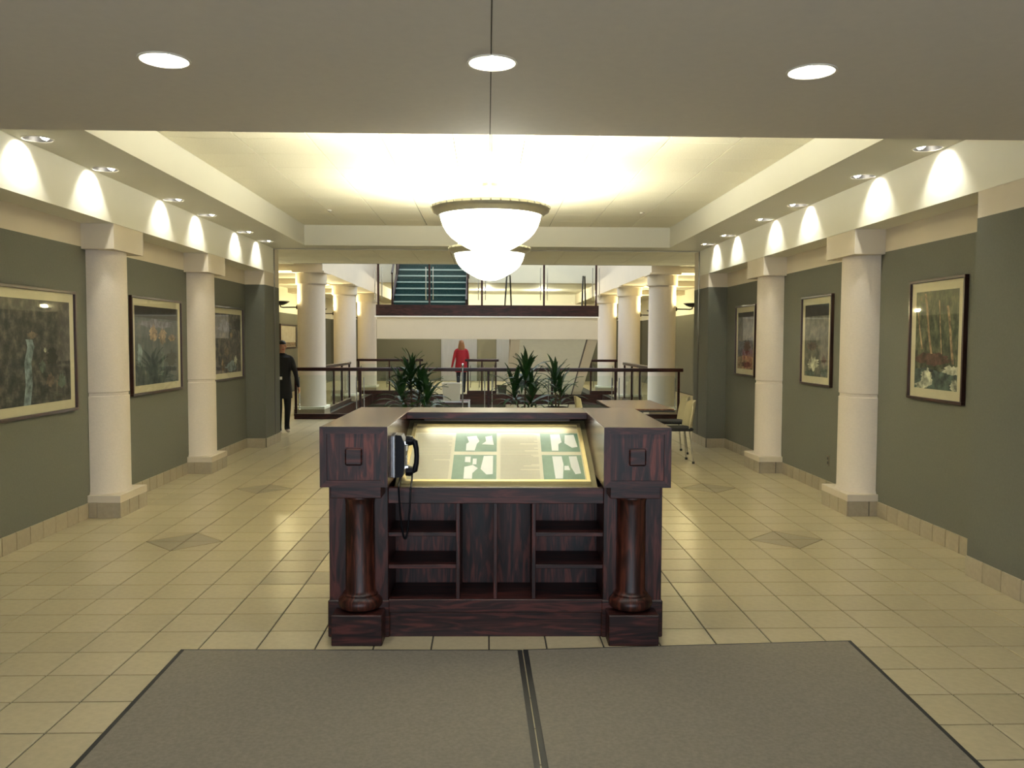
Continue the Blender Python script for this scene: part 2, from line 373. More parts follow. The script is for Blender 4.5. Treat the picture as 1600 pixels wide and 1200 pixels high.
# side walls of the hall, piers and the wall behind the camera
for sgn, side in ((-1, 'left'), (1, 'right')):
    w = MB(); X = sgn * WX; O = sgn * (WX + 0.25); Q = sgn * PX
    w.box(X, O, -3.1, 13.7, -0.006, 2.44, 0); w.box(X, O, -3.1, 13.7, 2.44, 3.6, 1)
    w.box(Q, X, -3.1, 5.76, -0.006, 2.465, 0); w.box(Q + sgn * 0.001, X, -3.1, 5.76, 2.465, ZB if False else 3.6, 1)   # pier by the entrance
    w.box(Q, X, 12.82, 13.7, -0.006, 2.44, 0); w.box(Q + sgn * 0.001, X, 12.82, 13.7, 2.44, 3.6, 1)                    # pilaster at the far end
    w.box(Q - sgn * 0.004, Q + sgn * 0.03, 13.38, 13.43, -0.006, ZS, 2)                                               # dark shutter guide
    struct(w.build('wall_' + side, [M_WALL, M_BEIGE, M_DARKMETAL]), 'grey cloth-covered %s hall wall with beige band above' % ('far-left' if False else ('left' if sgn < 0 else 'right')), 'wall')
    b = MB(); b.box(Q, X, 4.95, 13.4, ZB, ZS)
    struct(b.build('beam_' + side, M_CREAM), 'cream beam lit by scallops above the %s columns' % ('landscape picture' if sgn < 0 else 'portrait picture'), 'beam')
    # baseboard: backing strip with separate tiles
    bb = MB()
    runs = [('y', X, 5.76, 7.73), ('y', X, 8.34, 10.29), ('y', X, 10.9, 12.82), ('y', Q, -3.1, 5.76), ('x', 5.76, Q, X), ('x', 12.82, Q, X), ('y', Q, 12.82, 13.7)]
    for (ax, p, a, d) in runs:
        if ax == 'y': bb.box(p, p - sgn * 0.005, a, d, 0, 0.136)
        else:
            sg = 1 if p < 10 else -1
            bb.box(min(a, d), max(a, d), p, p + sg * 0.005, 0, 0.136)
    base = struct(bb.build('baseboard_' + side, M_GROUT), 'beige tiled baseboard along the %s hall wall' % ('left' if sgn < 0 else 'right'), 'baseboard')
    bc = {}
    for (ax, p, a, d) in runs:
        L = abs(d - a); n = max(1, round(L / 0.205)); step = L / n
        for k in range(n):
            key = (ax, round(step, 3), sgn, p == 5.76)
            if key not in bc:
                t = MB(); h = step / 2 - 0.0038
                if ax == 'y': t.cbox(-0.011, 0, -h, h, 0, 0.14, 0.002) if sgn > 0 else t.cbox(0, 0.011, -h, h, 0, 0.14, 0.002)
                else: t.cbox(-h, h, 0, 0.011, 0, 0.14, 0.002) if p < 10 else t.cbox(-h, h, -0.011, 0, 0, 0.14, 0.002)
                bc[key] = t.mesh('baseboard_tile', M_BASE)
            q = min(a, d) + step * (k + 0.5)
            link('baseboard_tile', bc[key], base, (p, q, 0.0) if ax == 'y' else (q, p, 0.0))

# entrance wall behind the camera, with glazed doors
e = MB(); e.box(-WX - 0.25, -3.1, -3.3, -3.1, -0.006, 3.6); e.box(3.1, WX + 0.25, -3.3, -3.1, -0.006, 3.6); e.box(-3.1, 3.1, -3.3, -3.1, 2.6, 3.6)
struct(e.build('wall_entrance', M_WALL), 'grey wall around the glazed entrance doors', 'wall')
dr = MB()
for x in (-3.1, -1.55, 0, 1.55, 3.04): dr.box(x, x + 0.06, -3.24, -3.16, 0, 2.6)
dr.box(-3.1, 3.1, -3.24, -3.16, 2.54, 2.6); dr.box(-3.1, 3.1, -3.24, -3.16, 0, 0.1)
struct(dr.build('door_1', M_DARKMETAL), 'glazed entrance doors in a dark metal frame', 'door')

# columns engaged in the side walls
def hall_column(sgn, yc, label):
    X = sgn * WX
    sh = MB(); a0, a1 = (PI / 2, 3 * PI / 2) if sgn > 0 else (-PI / 2, PI / 2)
    sh.lathe([(0.001, 0.2), (0.262, 0.2), (0.262, 0.21), (0.25, 0.235), (0.248, 1.095), (0.238, 1.103), (0.238, 1.128), (0.248, 1.136), (0.244, 2.42), (0.001, 2.42)], 40, (X, yc, 0), 0, a0, a1)
    col = struct(sh.build('column_' + ('left' if sgn < 0 else 'right'), M_COLUMN, None, True), label, 'column')
    cp = MB(); cp.cbox(sgn * (PX + 0.004), X, yc - 0.325, yc + 0.325, 2.42, ZB, 0.003); cp.build('capital', M_BEIGE, col)
    pb = MB(); pb.cbox(sgn * PX, X, yc - 0.305, yc + 0.305, 0.14, 0.205, 0.003); pb.build('plinth', M_BEIGE, col)
    pg = MB(); pg.box(sgn * (PX + 0.012), X, yc - 0.295, yc + 0.295, 0, 0.14); pg.build('plinth_core', M_GROUT, col)
    for k in range(3):
        t = MB(); a = yc - 0.305 + k * 0.2033; t.cbox(sgn * PX, sgn * (PX + 0.012), a + 0.004, a + 0.1993, 0, 0.14, 0.002); t.build('plinth_tile', M_BASE, col)
    for yy, dy in ((yc - 0.305, 1), (yc + 0.305, -1)):
        for (a, b) in ((PX + 0.013, PX + 0.203), (PX + 0.211, WX)):
            t = MB(); t.cbox(sgn * a, sgn * b, yy, yy + dy * 0.011, 0, 0.14, 0.002); t.build('plinth_tile', M_BASE, col)
for sgn, sd in ((-1, 'landscape'), (1, 'portrait')):
    hall_column(sgn, 8.035, 'white round half column between the first and second %s pictures' % sd)
    hall_column(sgn, 10.595, 'white round half column between the second and third %s pictures' % sd)

# ceilings ------------------------------------------------------
def holed(mb, x0, x1, y0, y1, z, holes, r, along='y', m=0, n=32):
    """flat sheet with round holes for recessed lights, in a row along one axis"""
    hs = sorted(holes, key=lambda h: h[1] if along == 'y' else h[0])
    pos = y0 if along == 'y' else x0
    def quad(a, b, c, d): mb.face([(a, c, z), (b, c, z), (b, d, z), (a, d, z)], m)
    for (hx, hy) in hs:
        q = r * 1.25
        if along == 'y':
            quad(x0, x1, pos, hy - q); quad(x0, hx - q, hy - q, hy + q); quad(hx + q, x1, hy - q, hy + q); pos = hy + q
        else:
            quad(pos, hx - q, y0, y1); quad(hx - q, hx + q, y0, hy - q); quad(hx - q, hx + q, hy + q, y1); pos = hx + q
        for k in range(n):
            def sq(a):
                c, s_ = math.cos(a), math.sin(a); t = q / max(abs(c), abs(s_)); return (hx + c * t, hy + s_ * t, z)
            a, b = 2 * PI * k / n, 2 * PI * (k + 1) / n
            mb.face([(hx + r * math.cos(a), hy + r * math.sin(a), z), sq(a), sq(b), (hx + r * math.cos(b), hy + r * math.sin(b), z)], m)
    if along == 'y': quad(x0, x1, pos, y1)
    else: quad(pos, x1, y0, y1)

near_cans = [(-1.38, 3.70), (0.005, 3.68), (1.40, 3.74)]
nc = MB(); nc.box(-WX, WX, -3.1, 4.94, 3.2, 3.6); nc.box(-WX, WX, 4.92, 4.95, ZN + 0.0005, 3.2, 0)
nce = struct(nc.build('ceiling_entrance', M_NEARC), 'low flat ceiling over the entrance with three recessed lights', 'ceiling')
t = MB(); holed(t, -WX, WX, -3.1, 4.92, ZN, near_cans, 0.1, 'x')
t.face([(-WX, 4.92, ZN), (WX, 4.92, ZN), (WX, 4.92, ZN + 0.03), (-WX, 4.92, ZN + 0.03)]); t.build('ceiling_board', M_NEARC, nce, fix=False)
for (a, b) in ((-3.1, 3.57), (3.79, 4.94)):
    t = MB(); t.box(-0.0025, 0.0025, a, b, ZN - 0.0015, ZN); t.build('joint_bead', M_CGAP, nce)

can_y = [6.2, 7.27, 8.81, 9.86, 11.37, 12.39]
so = MB()
for sgn in (-1, 1):
    x0, x1 = sorted((sgn * 2.75, sgn * PX)); holed(so, x0, x1, 4.95, 13.4, ZS, [(sgn * 3.2, y) for y in can_y], 0.1, 'y')
so.face([(-2.75, 12.9, ZS), (2.75, 12.9, ZS), (2.75, 13.4, ZS), (-2.75, 13.4, ZS)]); so.face([(-2.75, 4.95, ZS), (2.75, 4.95, ZS), (2.75, 5.585, ZS), (-2.75, 5.585, ZS)])
for (a, b) in (((-2.75, 5.585), (-2.75, 12.9)), ((2.75, 5.585), (2.75, 12.9)), ((-2.75, 12.9), (2.75, 12.9)), ((-2.75, 5.585), (2.75, 5.585))):
    so.face([(a[0], a[1], ZS), (b[0], b[1], ZS), (b[0], b[1], ZC + 0.02), (a[0], a[1], ZC + 0.02)])
so.box(-WX, WX, 4.95, 13.4, 3.5, 3.6); so.box(-WX, WX, 13.36, 13.4, ZS, 3.5); so.box(-3.33, 3.33, 13.4, 13.43, ZS - 0.012, ZS + 0.1)
coffer = struct(so.build('ceiling_coffer', M_SOFFIT, fix=False), 'coffered ceiling with cream soffit around a field of acoustic tiles', 'ceiling')
cg = MB(); cg.box(-2.75, 2.75, 5.585, 12.9, ZC + 0.012, ZC + 0.03); cg.build('ceiling_grid', M_CGAP, coffer)
ct = MB(); ct.cbox(-0.3010, 0.3010, -0.3010, 0.3010, 0, 0.014, 0.0007); ctm = ct.mesh('ceiling_tile', M_CTILE)
W9, H12 = 5.5 / 9, 7.315 / 12
for i in range(9):
    for j in range(12): link('ceiling_tile', ctm, coffer, (-2.75 + (i + 0.5) * W9, 5.585 + (j + 0.5) * H12, ZC))
for x, y in ((-2.1, 11.4), (2.05, 11.4)):
    t = MB(); t.cyl(x, y, ZC - 0.015, ZC, 0.03, 16); t.build('sprinkler_cap', M_TRIM, coffer)

lc = MB(); lc.box(-AX, AX, 13.43, 16.0, ZS + 0.014, 3.6); lc.box(-AX, AX, 15.97, 16.0, ZS, 3.05)
lounge_c = struct(lc.build('ceiling_lounge', M_CGAP), 'tiled ceiling of the lounge beyond the hall', 'ceiling')
for i in range(20):
    for j in range(4):
        x = -6.1 + (i + 0.5) * 0.61; y = 13.46 + (j + 0.5) * 0.625
        link('ceiling_tile', ctm, lounge_c, (x, y, ZS))

# atrium shell ---------------------------------------------------
for sgn, side in ((-1, 'left'), (1, 'right')):
    w = MB(); w.box(sgn * AX, sgn * (AX + 0.25), 13.7, 34.2, -3.6, 2.44, 0); w.box(sgn * AX, sgn * (AX + 0.25), 13.7, 34.2, 2.44, 9.3, 1)
    w.box(sgn * (WX + 0.25), sgn * (AX + 0.25), 13.45, 13.7, -0.3, 2.44, 0); w.box(sgn * (WX + 0.25), sgn * (AX + 0.25), 13.45, 13.7, 2.44, 3.6, 1)
    struct(w.build('wall_aisle_' + side, [M_WALL, M_CREAM]), 'grey aisle wall behind the %s atrium columns' % ('left' if sgn < 0 else 'right'), 'wall')
    c = MB(); c.box(sgn * 4.1, sgn * AX, 16.0, 34.2, 3.22, 3.5)
    struct(c.build('ceiling_aisle_' + side, M_CREAM), 'cream ceiling of the %s aisle' % ('left' if sgn < 0 else 'right'), 'ceiling')
    bm_ = MB(); bm_.box(sgn * 3.5, sgn * 4.1, 18.2, 34.2, 3.08, 4.4)
    for y in (18.5, 22.8, 27.0): bm_.box(sgn * 4.1, sgn * AX, y - 0.3, y + 0.3, 3.08, 3.4)
    bm_.box(sgn * 3.5, sgn * 4.1, 16.0, 18.2, 3.4, 4.4)
    struct(bm_.build('beam_aisle_' + side, M_BEIGE), 'cream beam resting on the %s atrium columns' % ('left' if sgn < 0 else 'right'), 'beam')
up = MB()
for sgn in (-1, 1): up.box(sgn * 3.5, sgn * 3.7, 16.0, 34.2, 4.4, 9.3)
up.box(-3.7, 3.7, 15.9, 16.0, 3.05, 9.3)
struct(up.build('wall_upper', M_CREAM), 'cream upper walls of the atrium below the skylight', 'wall')
fb = MB(); fb.box(-3.5, 3.5, 27.3, 27.9, 3.46, 5.0)
struct(fb.build('beam_far', M_BEIGE), 'cream upper floor edge spanning the far end of the atrium', 'beam')
fc = MB(); fc.box(-4.1, 4.1, 27.9, 34.2, 3.46, 3.7)
struct(fc.build('ceiling_far', M_CREAM), 'cream ceiling over the elevator lobby', 'ceiling')
bw = MB(); bw.box(-AX, AX, 34.0, 34.25, -3.6, 2.44, 0); bw.box(-AX, AX, 34.0, 34.25, 2.44, 9.3, 1)
struct(bw.build('wall_back', [M_WALL, M_CREAM]), 'grey elevator lobby wall with cream upper part', 'wall')
rf = MB(); rf.box(-AX, AX, 27.2, 34.2, 9.3, 9.5); rf.box(-AX, -3.55, 16, 27.2, 9.3, 9.5); rf.box(3.55, AX, 16, 27.2, 9.3, 9.5); rf.box(-AX, AX, 15.9, 16.8, 9.3, 9.5)
struct(rf.build('roof', M_CREAM), 'roof around the atrium skylight', 'roof')
lf = MB(); lf.box(-AX, AX, 13.5, 34.2, -3.7, -3.6); lf.box(-AX, AX, 13.5, 13.7, -3.6, -0.3)
struct(lf.build('floor_lower', M_PLASTER), 'pale floor of the level below the atrium opening', 'floor')
ed = MB()      # dark edge boards round the opening
ed.box(-VX, VX, VY1 - 0.03, VY1, -0.3, 0.0); ed.box(-VX, VX, VY0, VY0 + 0.03, -0.3, 0.0)
for sgn in (-1, 1): ed.box(sgn * VX, sgn * (VX - 0.03), VY0, VY1, -0.3, 0.0)
struct(ed.build('trim_1', M_RAIL), 'dark wood edge boards around the atrium opening', 'trim')

def atrium_column(sgn, yc, label):
    X = sgn * 3.8; sh = MB()
    sh.lathe([(0.001, 0.2), (0.31, 0.2), (0.31, 0.215), (0.296, 0.24), (0.292, 2.81), (0.325, 2.81), (0.325, 3.04), (0.001, 3.04)], 40, (X, yc, 0))
    c = struct(sh.build('column_atrium', M_COLUMN, None, True), label, 'column')
    p = MB(); p.cbox(X - 0.33, X + 0.33, yc - 0.33, yc + 0.33, 0.14, 0.2, 0.004); p.build('plinth', M_CREAM, c)
    p = MB(); p.cbox(X - 0.325, X + 0.325, yc - 0.325, yc + 0.325, 0.0, 0.14, 0.004); p.build('plinth_tile', M_BASE, c)
    p = MB(); p.cbox(X - 0.34, X + 0.34, yc - 0.34, yc + 0.34, 3.04, 3.08, 0.004); p.build('capital', M_BEIGE, c)
    r = MB(); r.lathe([(0.329, 2.82), (0.329, 3.03)], 40, (X, yc, 0)); r.build('collar', M_BEIGE, c, True)
for sgn, sd in ((-1, 'left'), (1, 'right')):
    for y, w_ in ((18.5, 'nearer'), (22.8, 'middle'), (27.0, 'most distant')):
        atrium_column(sgn, y, '%s tall white round column on the %s side of the atrium' % (w_, sd))

# elevator doors in the back wall
for k, (x0, x1) in enumerate(((-1.84, -0.42), (0.36, 1.78))):
    d = MB(); d.box(x0, x0 + 0.09, 33.93, 34.0, 0, 2.2); d.box(x1 - 0.09, x1, 33.93, 34.0, 0, 2.2); d.box(x0, x1, 33.93, 34.0, 2.12, 2.2)
    dd = struct(d.build('door_%d' % (k + 2), M_STEEL), 'brushed steel elevator door %s' % ('behind the person in the red jacket' if k == 0 else 'beside the stair soffit'), 'door')
    xm = (x0 + x1) / 2
    for (a, b) in ((x0 + 0.09, xm - 0.003), (xm + 0.003, x1 - 0.09)):
        t = MB(); t.box(a, b, 33.96, 33.99, 0.01, 2.12); t.build('door_panel', M_STEEL, dd)

# stair landing and flights --------------------------------------
ld = MB(); ld.box(-2.85, 2.85, 22.0, 23.7, 1.655, 2.245, 0)
landing = thing('staircase', 'atrium staircase with cream landing, glass balustrade and teal carpeted flights', 'staircase')
ld.build('slab', M_BEIGE, landing); t = MB(); t.box(-2.87, 2.87, 21.985, 22.05, 2.245, 2.53); t.build('wood_band', M_RAIL, landing)
t = MB(); t.box(-2.85, 2.85, 22.05, 23.7, 2.245, 2.50); t.build('deck', M_STAIR, landing); t = MB(); t.box(-2.9, 2.9, 21.97, 22.02, 2.215, 2.245); t.build('moulding', M_WHITE, landing)
bal = landing
for x in (-2.81, -1.5, -0.15, 1.45, 2.8):
    t = MB(); t.box(x - 0.025, x + 0.025, 22.0, 22.05, 2.53, 3.62); t.build('post', M_RAIL, bal)
    for d in (-0.09, 0.09):
        t = MB(); t.cyl(x + d, 22.03, 2.66, 3.5, 0.012, 10); t.build('glass_clamp', M_CHROME, bal)
for a, b in ((-2.78, -1.53), (-1.47, -0.18), (-0.12, 1.42), (1.48, 2.77)):
    t = MB(); t.box(a, b, 22.02, 22.032, 2.58, 3.56); t.build('glass_panel', M_RGLASS, bal)
t = MB(); t.cbox(-2.9, 2.9, 21.99, 22.07, 3.62, 3.68, 0.01); t.build('handrail', M_RAIL, bal)
fu = landing
for i in range(11):
    z = 2.5 + 0.2 * i; y = 23.7 + 0.29 * i
    t = MB(); t.box(-2.6, -0.62, y, y + 0.31, z - 0.05, z + 0.2); t.build('step', M_STAIR, fu)
    t = MB(); t.box(-2.6, -0.62, y - 0.015, y + 0.03, z + 0.165, z + 0.205); t.build('nosing', M_NOSE, fu)
for x in (-2.66, -0.62):
    t = MB(); t.prism([(23.6, 2.4), (26.9, 4.7), (26.9, 4.95), (23.6, 2.75)], x, x + 0.06, 'x'); t.build('stringer', M_RAIL, fu)
for x in (-2.63, -0.55):
    t = MB(); t.tube([(x, 23.55, 3.45), (x, 26.9, 5.75)], 0.03, 8); t.build('handrail', M_RAIL, fu)
    for i in (0, 4, 8):
        t = MB(); t.tube([(x, 23.6 + 0.29 * i, 2.6 + 0.2 * i), (x, 23.6 + 0.29 * i, 3.49 + 0.2 * i)], 0.02, 8); t.build('post', M_RAIL, fu)
fd = landing
sl = 0.427
def down(x0, x1, a, th, m, nm):
    t = MB(); y0, y1 = 22.1, 30.4
    t.prism([(y0, 1.65 - a * 0.2), (y1, 1.65 - a - sl * (y1 - y0)), (y1, 1.65 - a + th - sl * (y1 - y0)), (23.71, 1.65 - a + th - sl * 1.6), (23.71, 1.65), (22.1, 1.65)], x0, x1, 'x'); t.build(nm, m, fd)
down(0.84, 2.56, 0.0, 0.3, M_PLASTER, 'soffit'); down(0.6, 0.84, 0.06, 0.5, M_BEIGE, 'stringer'); down(2.60, 2.86, 0.06, 0.5, M_BEIGE, 'stringer'); down(2.56, 2.60, -0.02, 0.4, M_RAIL, 'rubbing_strip')
for i in range(10):
    t = MB(); z = 2.3 - 0.2 * i; y = 23.75 + 0.42 * i; t.box(0.86, 2.55, y, y + 0.44, z - 0.12, z); t.build('step', M_STAIR, fd)
# black handrail frames at the head of that flight
for x in (0.45, 2.5):
    t = MB(); t.tube([(x, 22.6, 2.5), (x + 0.06, 22.9, 3.35), (x + 0.16, 23.4, 3.4), (x + 0.2, 23.5, 2.5)], 0.022, 8); t.build('handrail', M_DARKMETAL, fd)

# glass railings round the opening --------------------------------
def railing(label, p0, p1, nposts, h=1.06, curb=0.11):
    L = math.hypot(p1[0] - p0[0], p1[1] - p0[1]); a = math.atan2(p1[1] - p0[1], p1[0] - p0[0])
    r = thing('glass_railing', label, 'railing', (p0[0], p0[1], 0), a, 'glass railings around the atrium opening')
    t = MB(); t.cbox(0, L, -0.05, 0.05, 0, curb, 0.006); t.build('curb', M_RAIL, r)
    t = MB(); t.cbox(-0.06, L + 0.06, -0.04, 0.04, h - 0.075, h, 0.012); t.build('handrail', M_RAIL, r)
    xs = [0.03 + (L - 0.06) * i / (nposts - 1) for i in range(nposts)]
    pm = MB(); pm.cbox(-0.024, 0.024, -0.024, 0.024, curb, h - 0.075, 0.004); pm = pm.mesh('post', M_RAIL)
    rm = MB(); rm.cyl(0, 0, 0.2, h - 0.2, 0.011, 10); rm = rm.mesh('glass_clamp', M_CHROME, True)
    for i, x in enumerate(xs):
        link('post', pm, r, (x, 0, 0))
        for d in (-0.075, 0.075):
            if 0 < x + d < L: link('glass_clamp', rm, r, (x + d, -0.02, 0))
    for i in range(nposts - 1):
        t = MB(); t.box(xs[i] + 0.03, xs[i + 1] - 0.03, -0.006, 0.006, curb + 0.02, h - 0.16); t.build('glass_panel', M_RGLASS, r)
    return r
railing('long glass railing with dark rail across the near side of the atrium', (-3.95, 17.48), (3.98, 17.48), 7)
railing('short glass railing between the near and middle columns on the left side', (-3.62, 22.4), (-3.62, 18.95), 4)
railing('short glass railing between the near and middle columns on the right side', (3.62, 18.95), (3.62, 22.4), 4)
railing('glass railing on the opposite edge of the opening near the left column', (-3.9, 25.68), (-2.0, 25.68), 3)
railing('glass railing on the opposite edge beside the person in red', (-0.62, 25.68), (0.28, 25.68), 3)
railing('glass railing on the opposite edge near the right column', (3.1, 25.68), (3.9, 25.68), 2)

# ------------------------------------------------------------------ lights
def spot(name, parent, loc, power, ang, blend, tgt, col, r=0.03):
    l = bpy.data.lights.new(name, 'SPOT'); l.energy = power; l.spot_size = ang; l.spot_blend = blend; l.color = col; l.shadow_soft_size = r
    o = link(name, l, parent, loc); o.rotation_euler = Vector(tgt).to_track_quat('-Z', 'Y').to_euler(); return o
tr = MB(); tr.lathe([(0.098, 0.0), (0.108, 0.0), (0.108, -0.005), (0.099, -0.005), (0.098, 0.0)], 32); trm = tr.mesh('trim_ring', M_TRIM, True)
re = MB(); re.lathe([(0.098, -0.002), (0.096, 0.05), (0.085, 0.13), (0.001, 0.135)], 32); rem = re.mesh('reflector', M_REFL, True); remw = re.mesh('reflector', M_REFLW, True)
bu = MB(); bu.lathe([(0.001, -0.03), (0.024, -0.024), (0.034, 0), (0.034, 0.03), (0.001, 0.04)], 20); bum = bu.mesh('bulb', M_LAMP, True)
ordn = ['first', 'second', 'third', 'fourth', 'fifth', 'sixth']
for sgn, sd in ((-1, 'landscape'), (1, 'portrait')):
    for i, y in enumerate(can_y):
        t = thing('recessed_downlight', 'round wall-wash downlight above the %s pictures, %s from the entrance' % (sd, ordn[i]), 'light', (sgn * 3.2, y, ZS), 0, 'wall-wash downlights in the soffit')
        link('trim_ring', trm, t); link('reflector', rem, t)
        b = link('bulb', bum, t, (-sgn * 0.052, 0, 0.02)); b.rotation_euler = (0, -sgn * 0.5, 0)
        spot('beam_light', t, (-sgn * 0.02, 0, 0.02), P_SPOT, math.radians(100), 0.5, (sgn * 0.5, 0, -1), (1, 1.0, 0.88))
fb_ = MB()
for k in (-1, 0, 1): fb_.lathe([(0.001, 0.028), (0.014, 0.032), (0.014, 0.11), (0.001, 0.115)], 12, (k * 0.045, 0.03 - abs(k) * 0.03, 0))
fbm = fb_.mesh('lamp', M_LAMPCOOL, True)
for (x, y), w_ in zip(near_cans, ('toward the landscape pictures', 'on the centre joint', 'toward the portrait pictures')):
    t = thing('recessed_downlight', 'round downlight in the low entrance ceiling, the one ' + w_, 'light', (x, y, ZN), 0, 'downlights in the entrance ceiling')
    link('trim_ring', trm, t); link('reflector', remw, t); link('lamp', fbm, t)
    spot('beam_light', t, (0, 0, 0.03), P_NEAR, math.radians(140), 0.6, (0, 0, -1), (1, 0.98, 0.9), 0.06)

def pendant(y, label):
    t = thing('pendant_lamp', label, 'lamp', (0.01, y, 2.6), 0, 'alabaster bowl pendants')
    b = MB(); pr = [(0.001, -0.325), (0.07, -0.318), (0.13, -0.298), (0.19, -0.268), (0.25, -0.232), (0.30, -0.196), (0.335, -0.158), (0.362, -0.112), (0.38, -0.06), (0.388, -0.015)]
    b.lathe(pr, 48); b.build('glass_bowl', M_BOWL, t, True)
    r = MB(); r.lathe([(0.375, -0.03), (0.40, -0.035), (0.425, -0.012), (0.447, 0.0), (0.455, 0.018), (0.447, 0.036), (0.425, 0.045), (0.39, 0.04), (0.375, 0.02), (0.375, -0.03)], 56)
    rr = r.build('metal_ring', M_PEWTER, t, True)
    k = MB()
    for q in range(40):
        a = 2 * PI * q / 40; k.cbox(0.45 * math.cos(a) - 0.008, 0.45 * math.cos(a) + 0.008, 0.45 * math.sin(a) - 0.008, 0.45 * math.sin(a) + 0.008, 0.018, 0.036, 0.004)
    tag(k.build('beading', M_PEWTER, rr), kind='stuff')
    s_ = MB(); s_.lathe([(0.001, 0.735), (0.09, 0.735), (0.085, 0.70), (0.02, 0.68), (0.012, 0.66), (0.012, 0.28), (0.001, 0.27)], 20); s_.build('stem', M_PEWTER, t, True)
    for q in range(3):
        a = PI / 2 + q * 2 * PI / 3
        d = MB(); d.tube([(0.012 * math.cos(a), 0.012 * math.sin(a), 0.45), (0.41 * math.cos(a), 0.41 * math.sin(a), 0.035)], 0.006, 8); d.build('rod', M_PEWTER, t, True)
    l = bpy.data.lights.new('uplight', 'POINT'); l.energy = P_PENDANT; l.color = WARM; l.shadow_soft_size = 0.12
    link('uplight', l, t, (0, 0, -0.068))
pendant(6.55, 'large alabaster bowl pendant with pewter ring, nearer of the two')
pendant(9.41, 'alabaster bowl pendant hanging behind the nearer one')

for sgn, sd in ((-1, 'left'), (1, 'right')):
    for y, w_ in ((18.5, 'nearer'), (22.8, 'middle'), (27.0, 'most distant')):
        t = thing('column_sconce', 'dark bowl uplight on an arm from the %s %s atrium column' % (w_, sd), 'light', (sgn * 4.46, y, 2.36), 0, 'bowl uplights on the atrium columns')
        b = MB(); b.lathe([(0.001, 0.0), (0.06, 0.006), (0.13, 0.035), (0.2, 0.085), (0.195, 0.088), (0.12, 0.045), (0.001, 0.02)], 28); b.build('bowl', M_DARKMETAL, t, True)
        a = MB(); a.tube([(0, 0, 0.0), (0, 0, -0.03), (-sgn * 0.05, 0, -0.045), (-sgn * 0.36, 0, -0.04)], 0.014, 8); a.build('arm', M_DARKMETAL, t, True)
        a = MB(); a.lathe([(0.001, -sgn * 0.365), (0.045, -sgn * 0.365), (0.045, -sgn * 0.34), (0.001, -sgn * 0.34)], 16, (0, 0, -0.04), 0, axis='x'); a.build('wall_plate', M_DARKMETAL, t, True)
        a = MB(); a.lathe([(0.001, 0.03), (0.05, 0.035), (0.05, 0.06), (0.001, 0.075)], 16); a.build('bulb', M_LAMP, t, True)
        l = bpy.data.lights.new('uplight', 'POINT'); l.energy = P_SCONCE; l.color = (1, 0.86, 0.45); l.shadow_soft_size = 0.05; link('uplight', l, t, (0, 0, 0.11))
for x, w_ in ((-2.0, 'above the red-jacketed person'), (0.0, 'between the elevator doors'), (2.0, 'past the stair soffit')):  # unseen lamps added to light the elevator lobby and stair underside
    t = thing('recessed_downlight', 'added unseen downlight in the elevator lobby ceiling ' + w_, 'light', (x, 31.0, 3.46), 0, 'added downlights in the elevator lobby')
    link('trim_ring', trm, t); b = link('lamp', fbm, t, (0, 0, -0.04))
    l = bpy.data.lights.new('downlight', 'POINT'); l.energy = 170; l.color = (1, 0.9, 0.66); l.shadow_soft_size = 0.08; link('downlight', l, t, (0, 0, -0.12))

for x, y, w_ in ((-4.9, 20.5, 'left'), (4.9, 20.5, 'right'), (4.9, 28.0, 'rear right')):  # added fill lamps, out of view, brightening the stair soffit from below
    t = thing('added_fill_lamp', 'added unseen flush lamp under the floor slab on the %s of the lower level' % w_, 'lamp', (x, y, -0.32), 0, 'added flush lamps of the lower level')
    b = MB(); b.lathe([(0.001, -0.1), (0.14, -0.085), (0.2, -0.03), (0.2, 0.0), (0.001, 0.0)], 24); b.build('diffuser', M_LAMP, t, True)
    l = bpy.data.lights.new('downlight', 'POINT'); l.energy = 260; l.color = (1, 0.95, 0.82); l.shadow_soft_size = 0.1; link('downlight', l, t, (0, 0, -0.25))

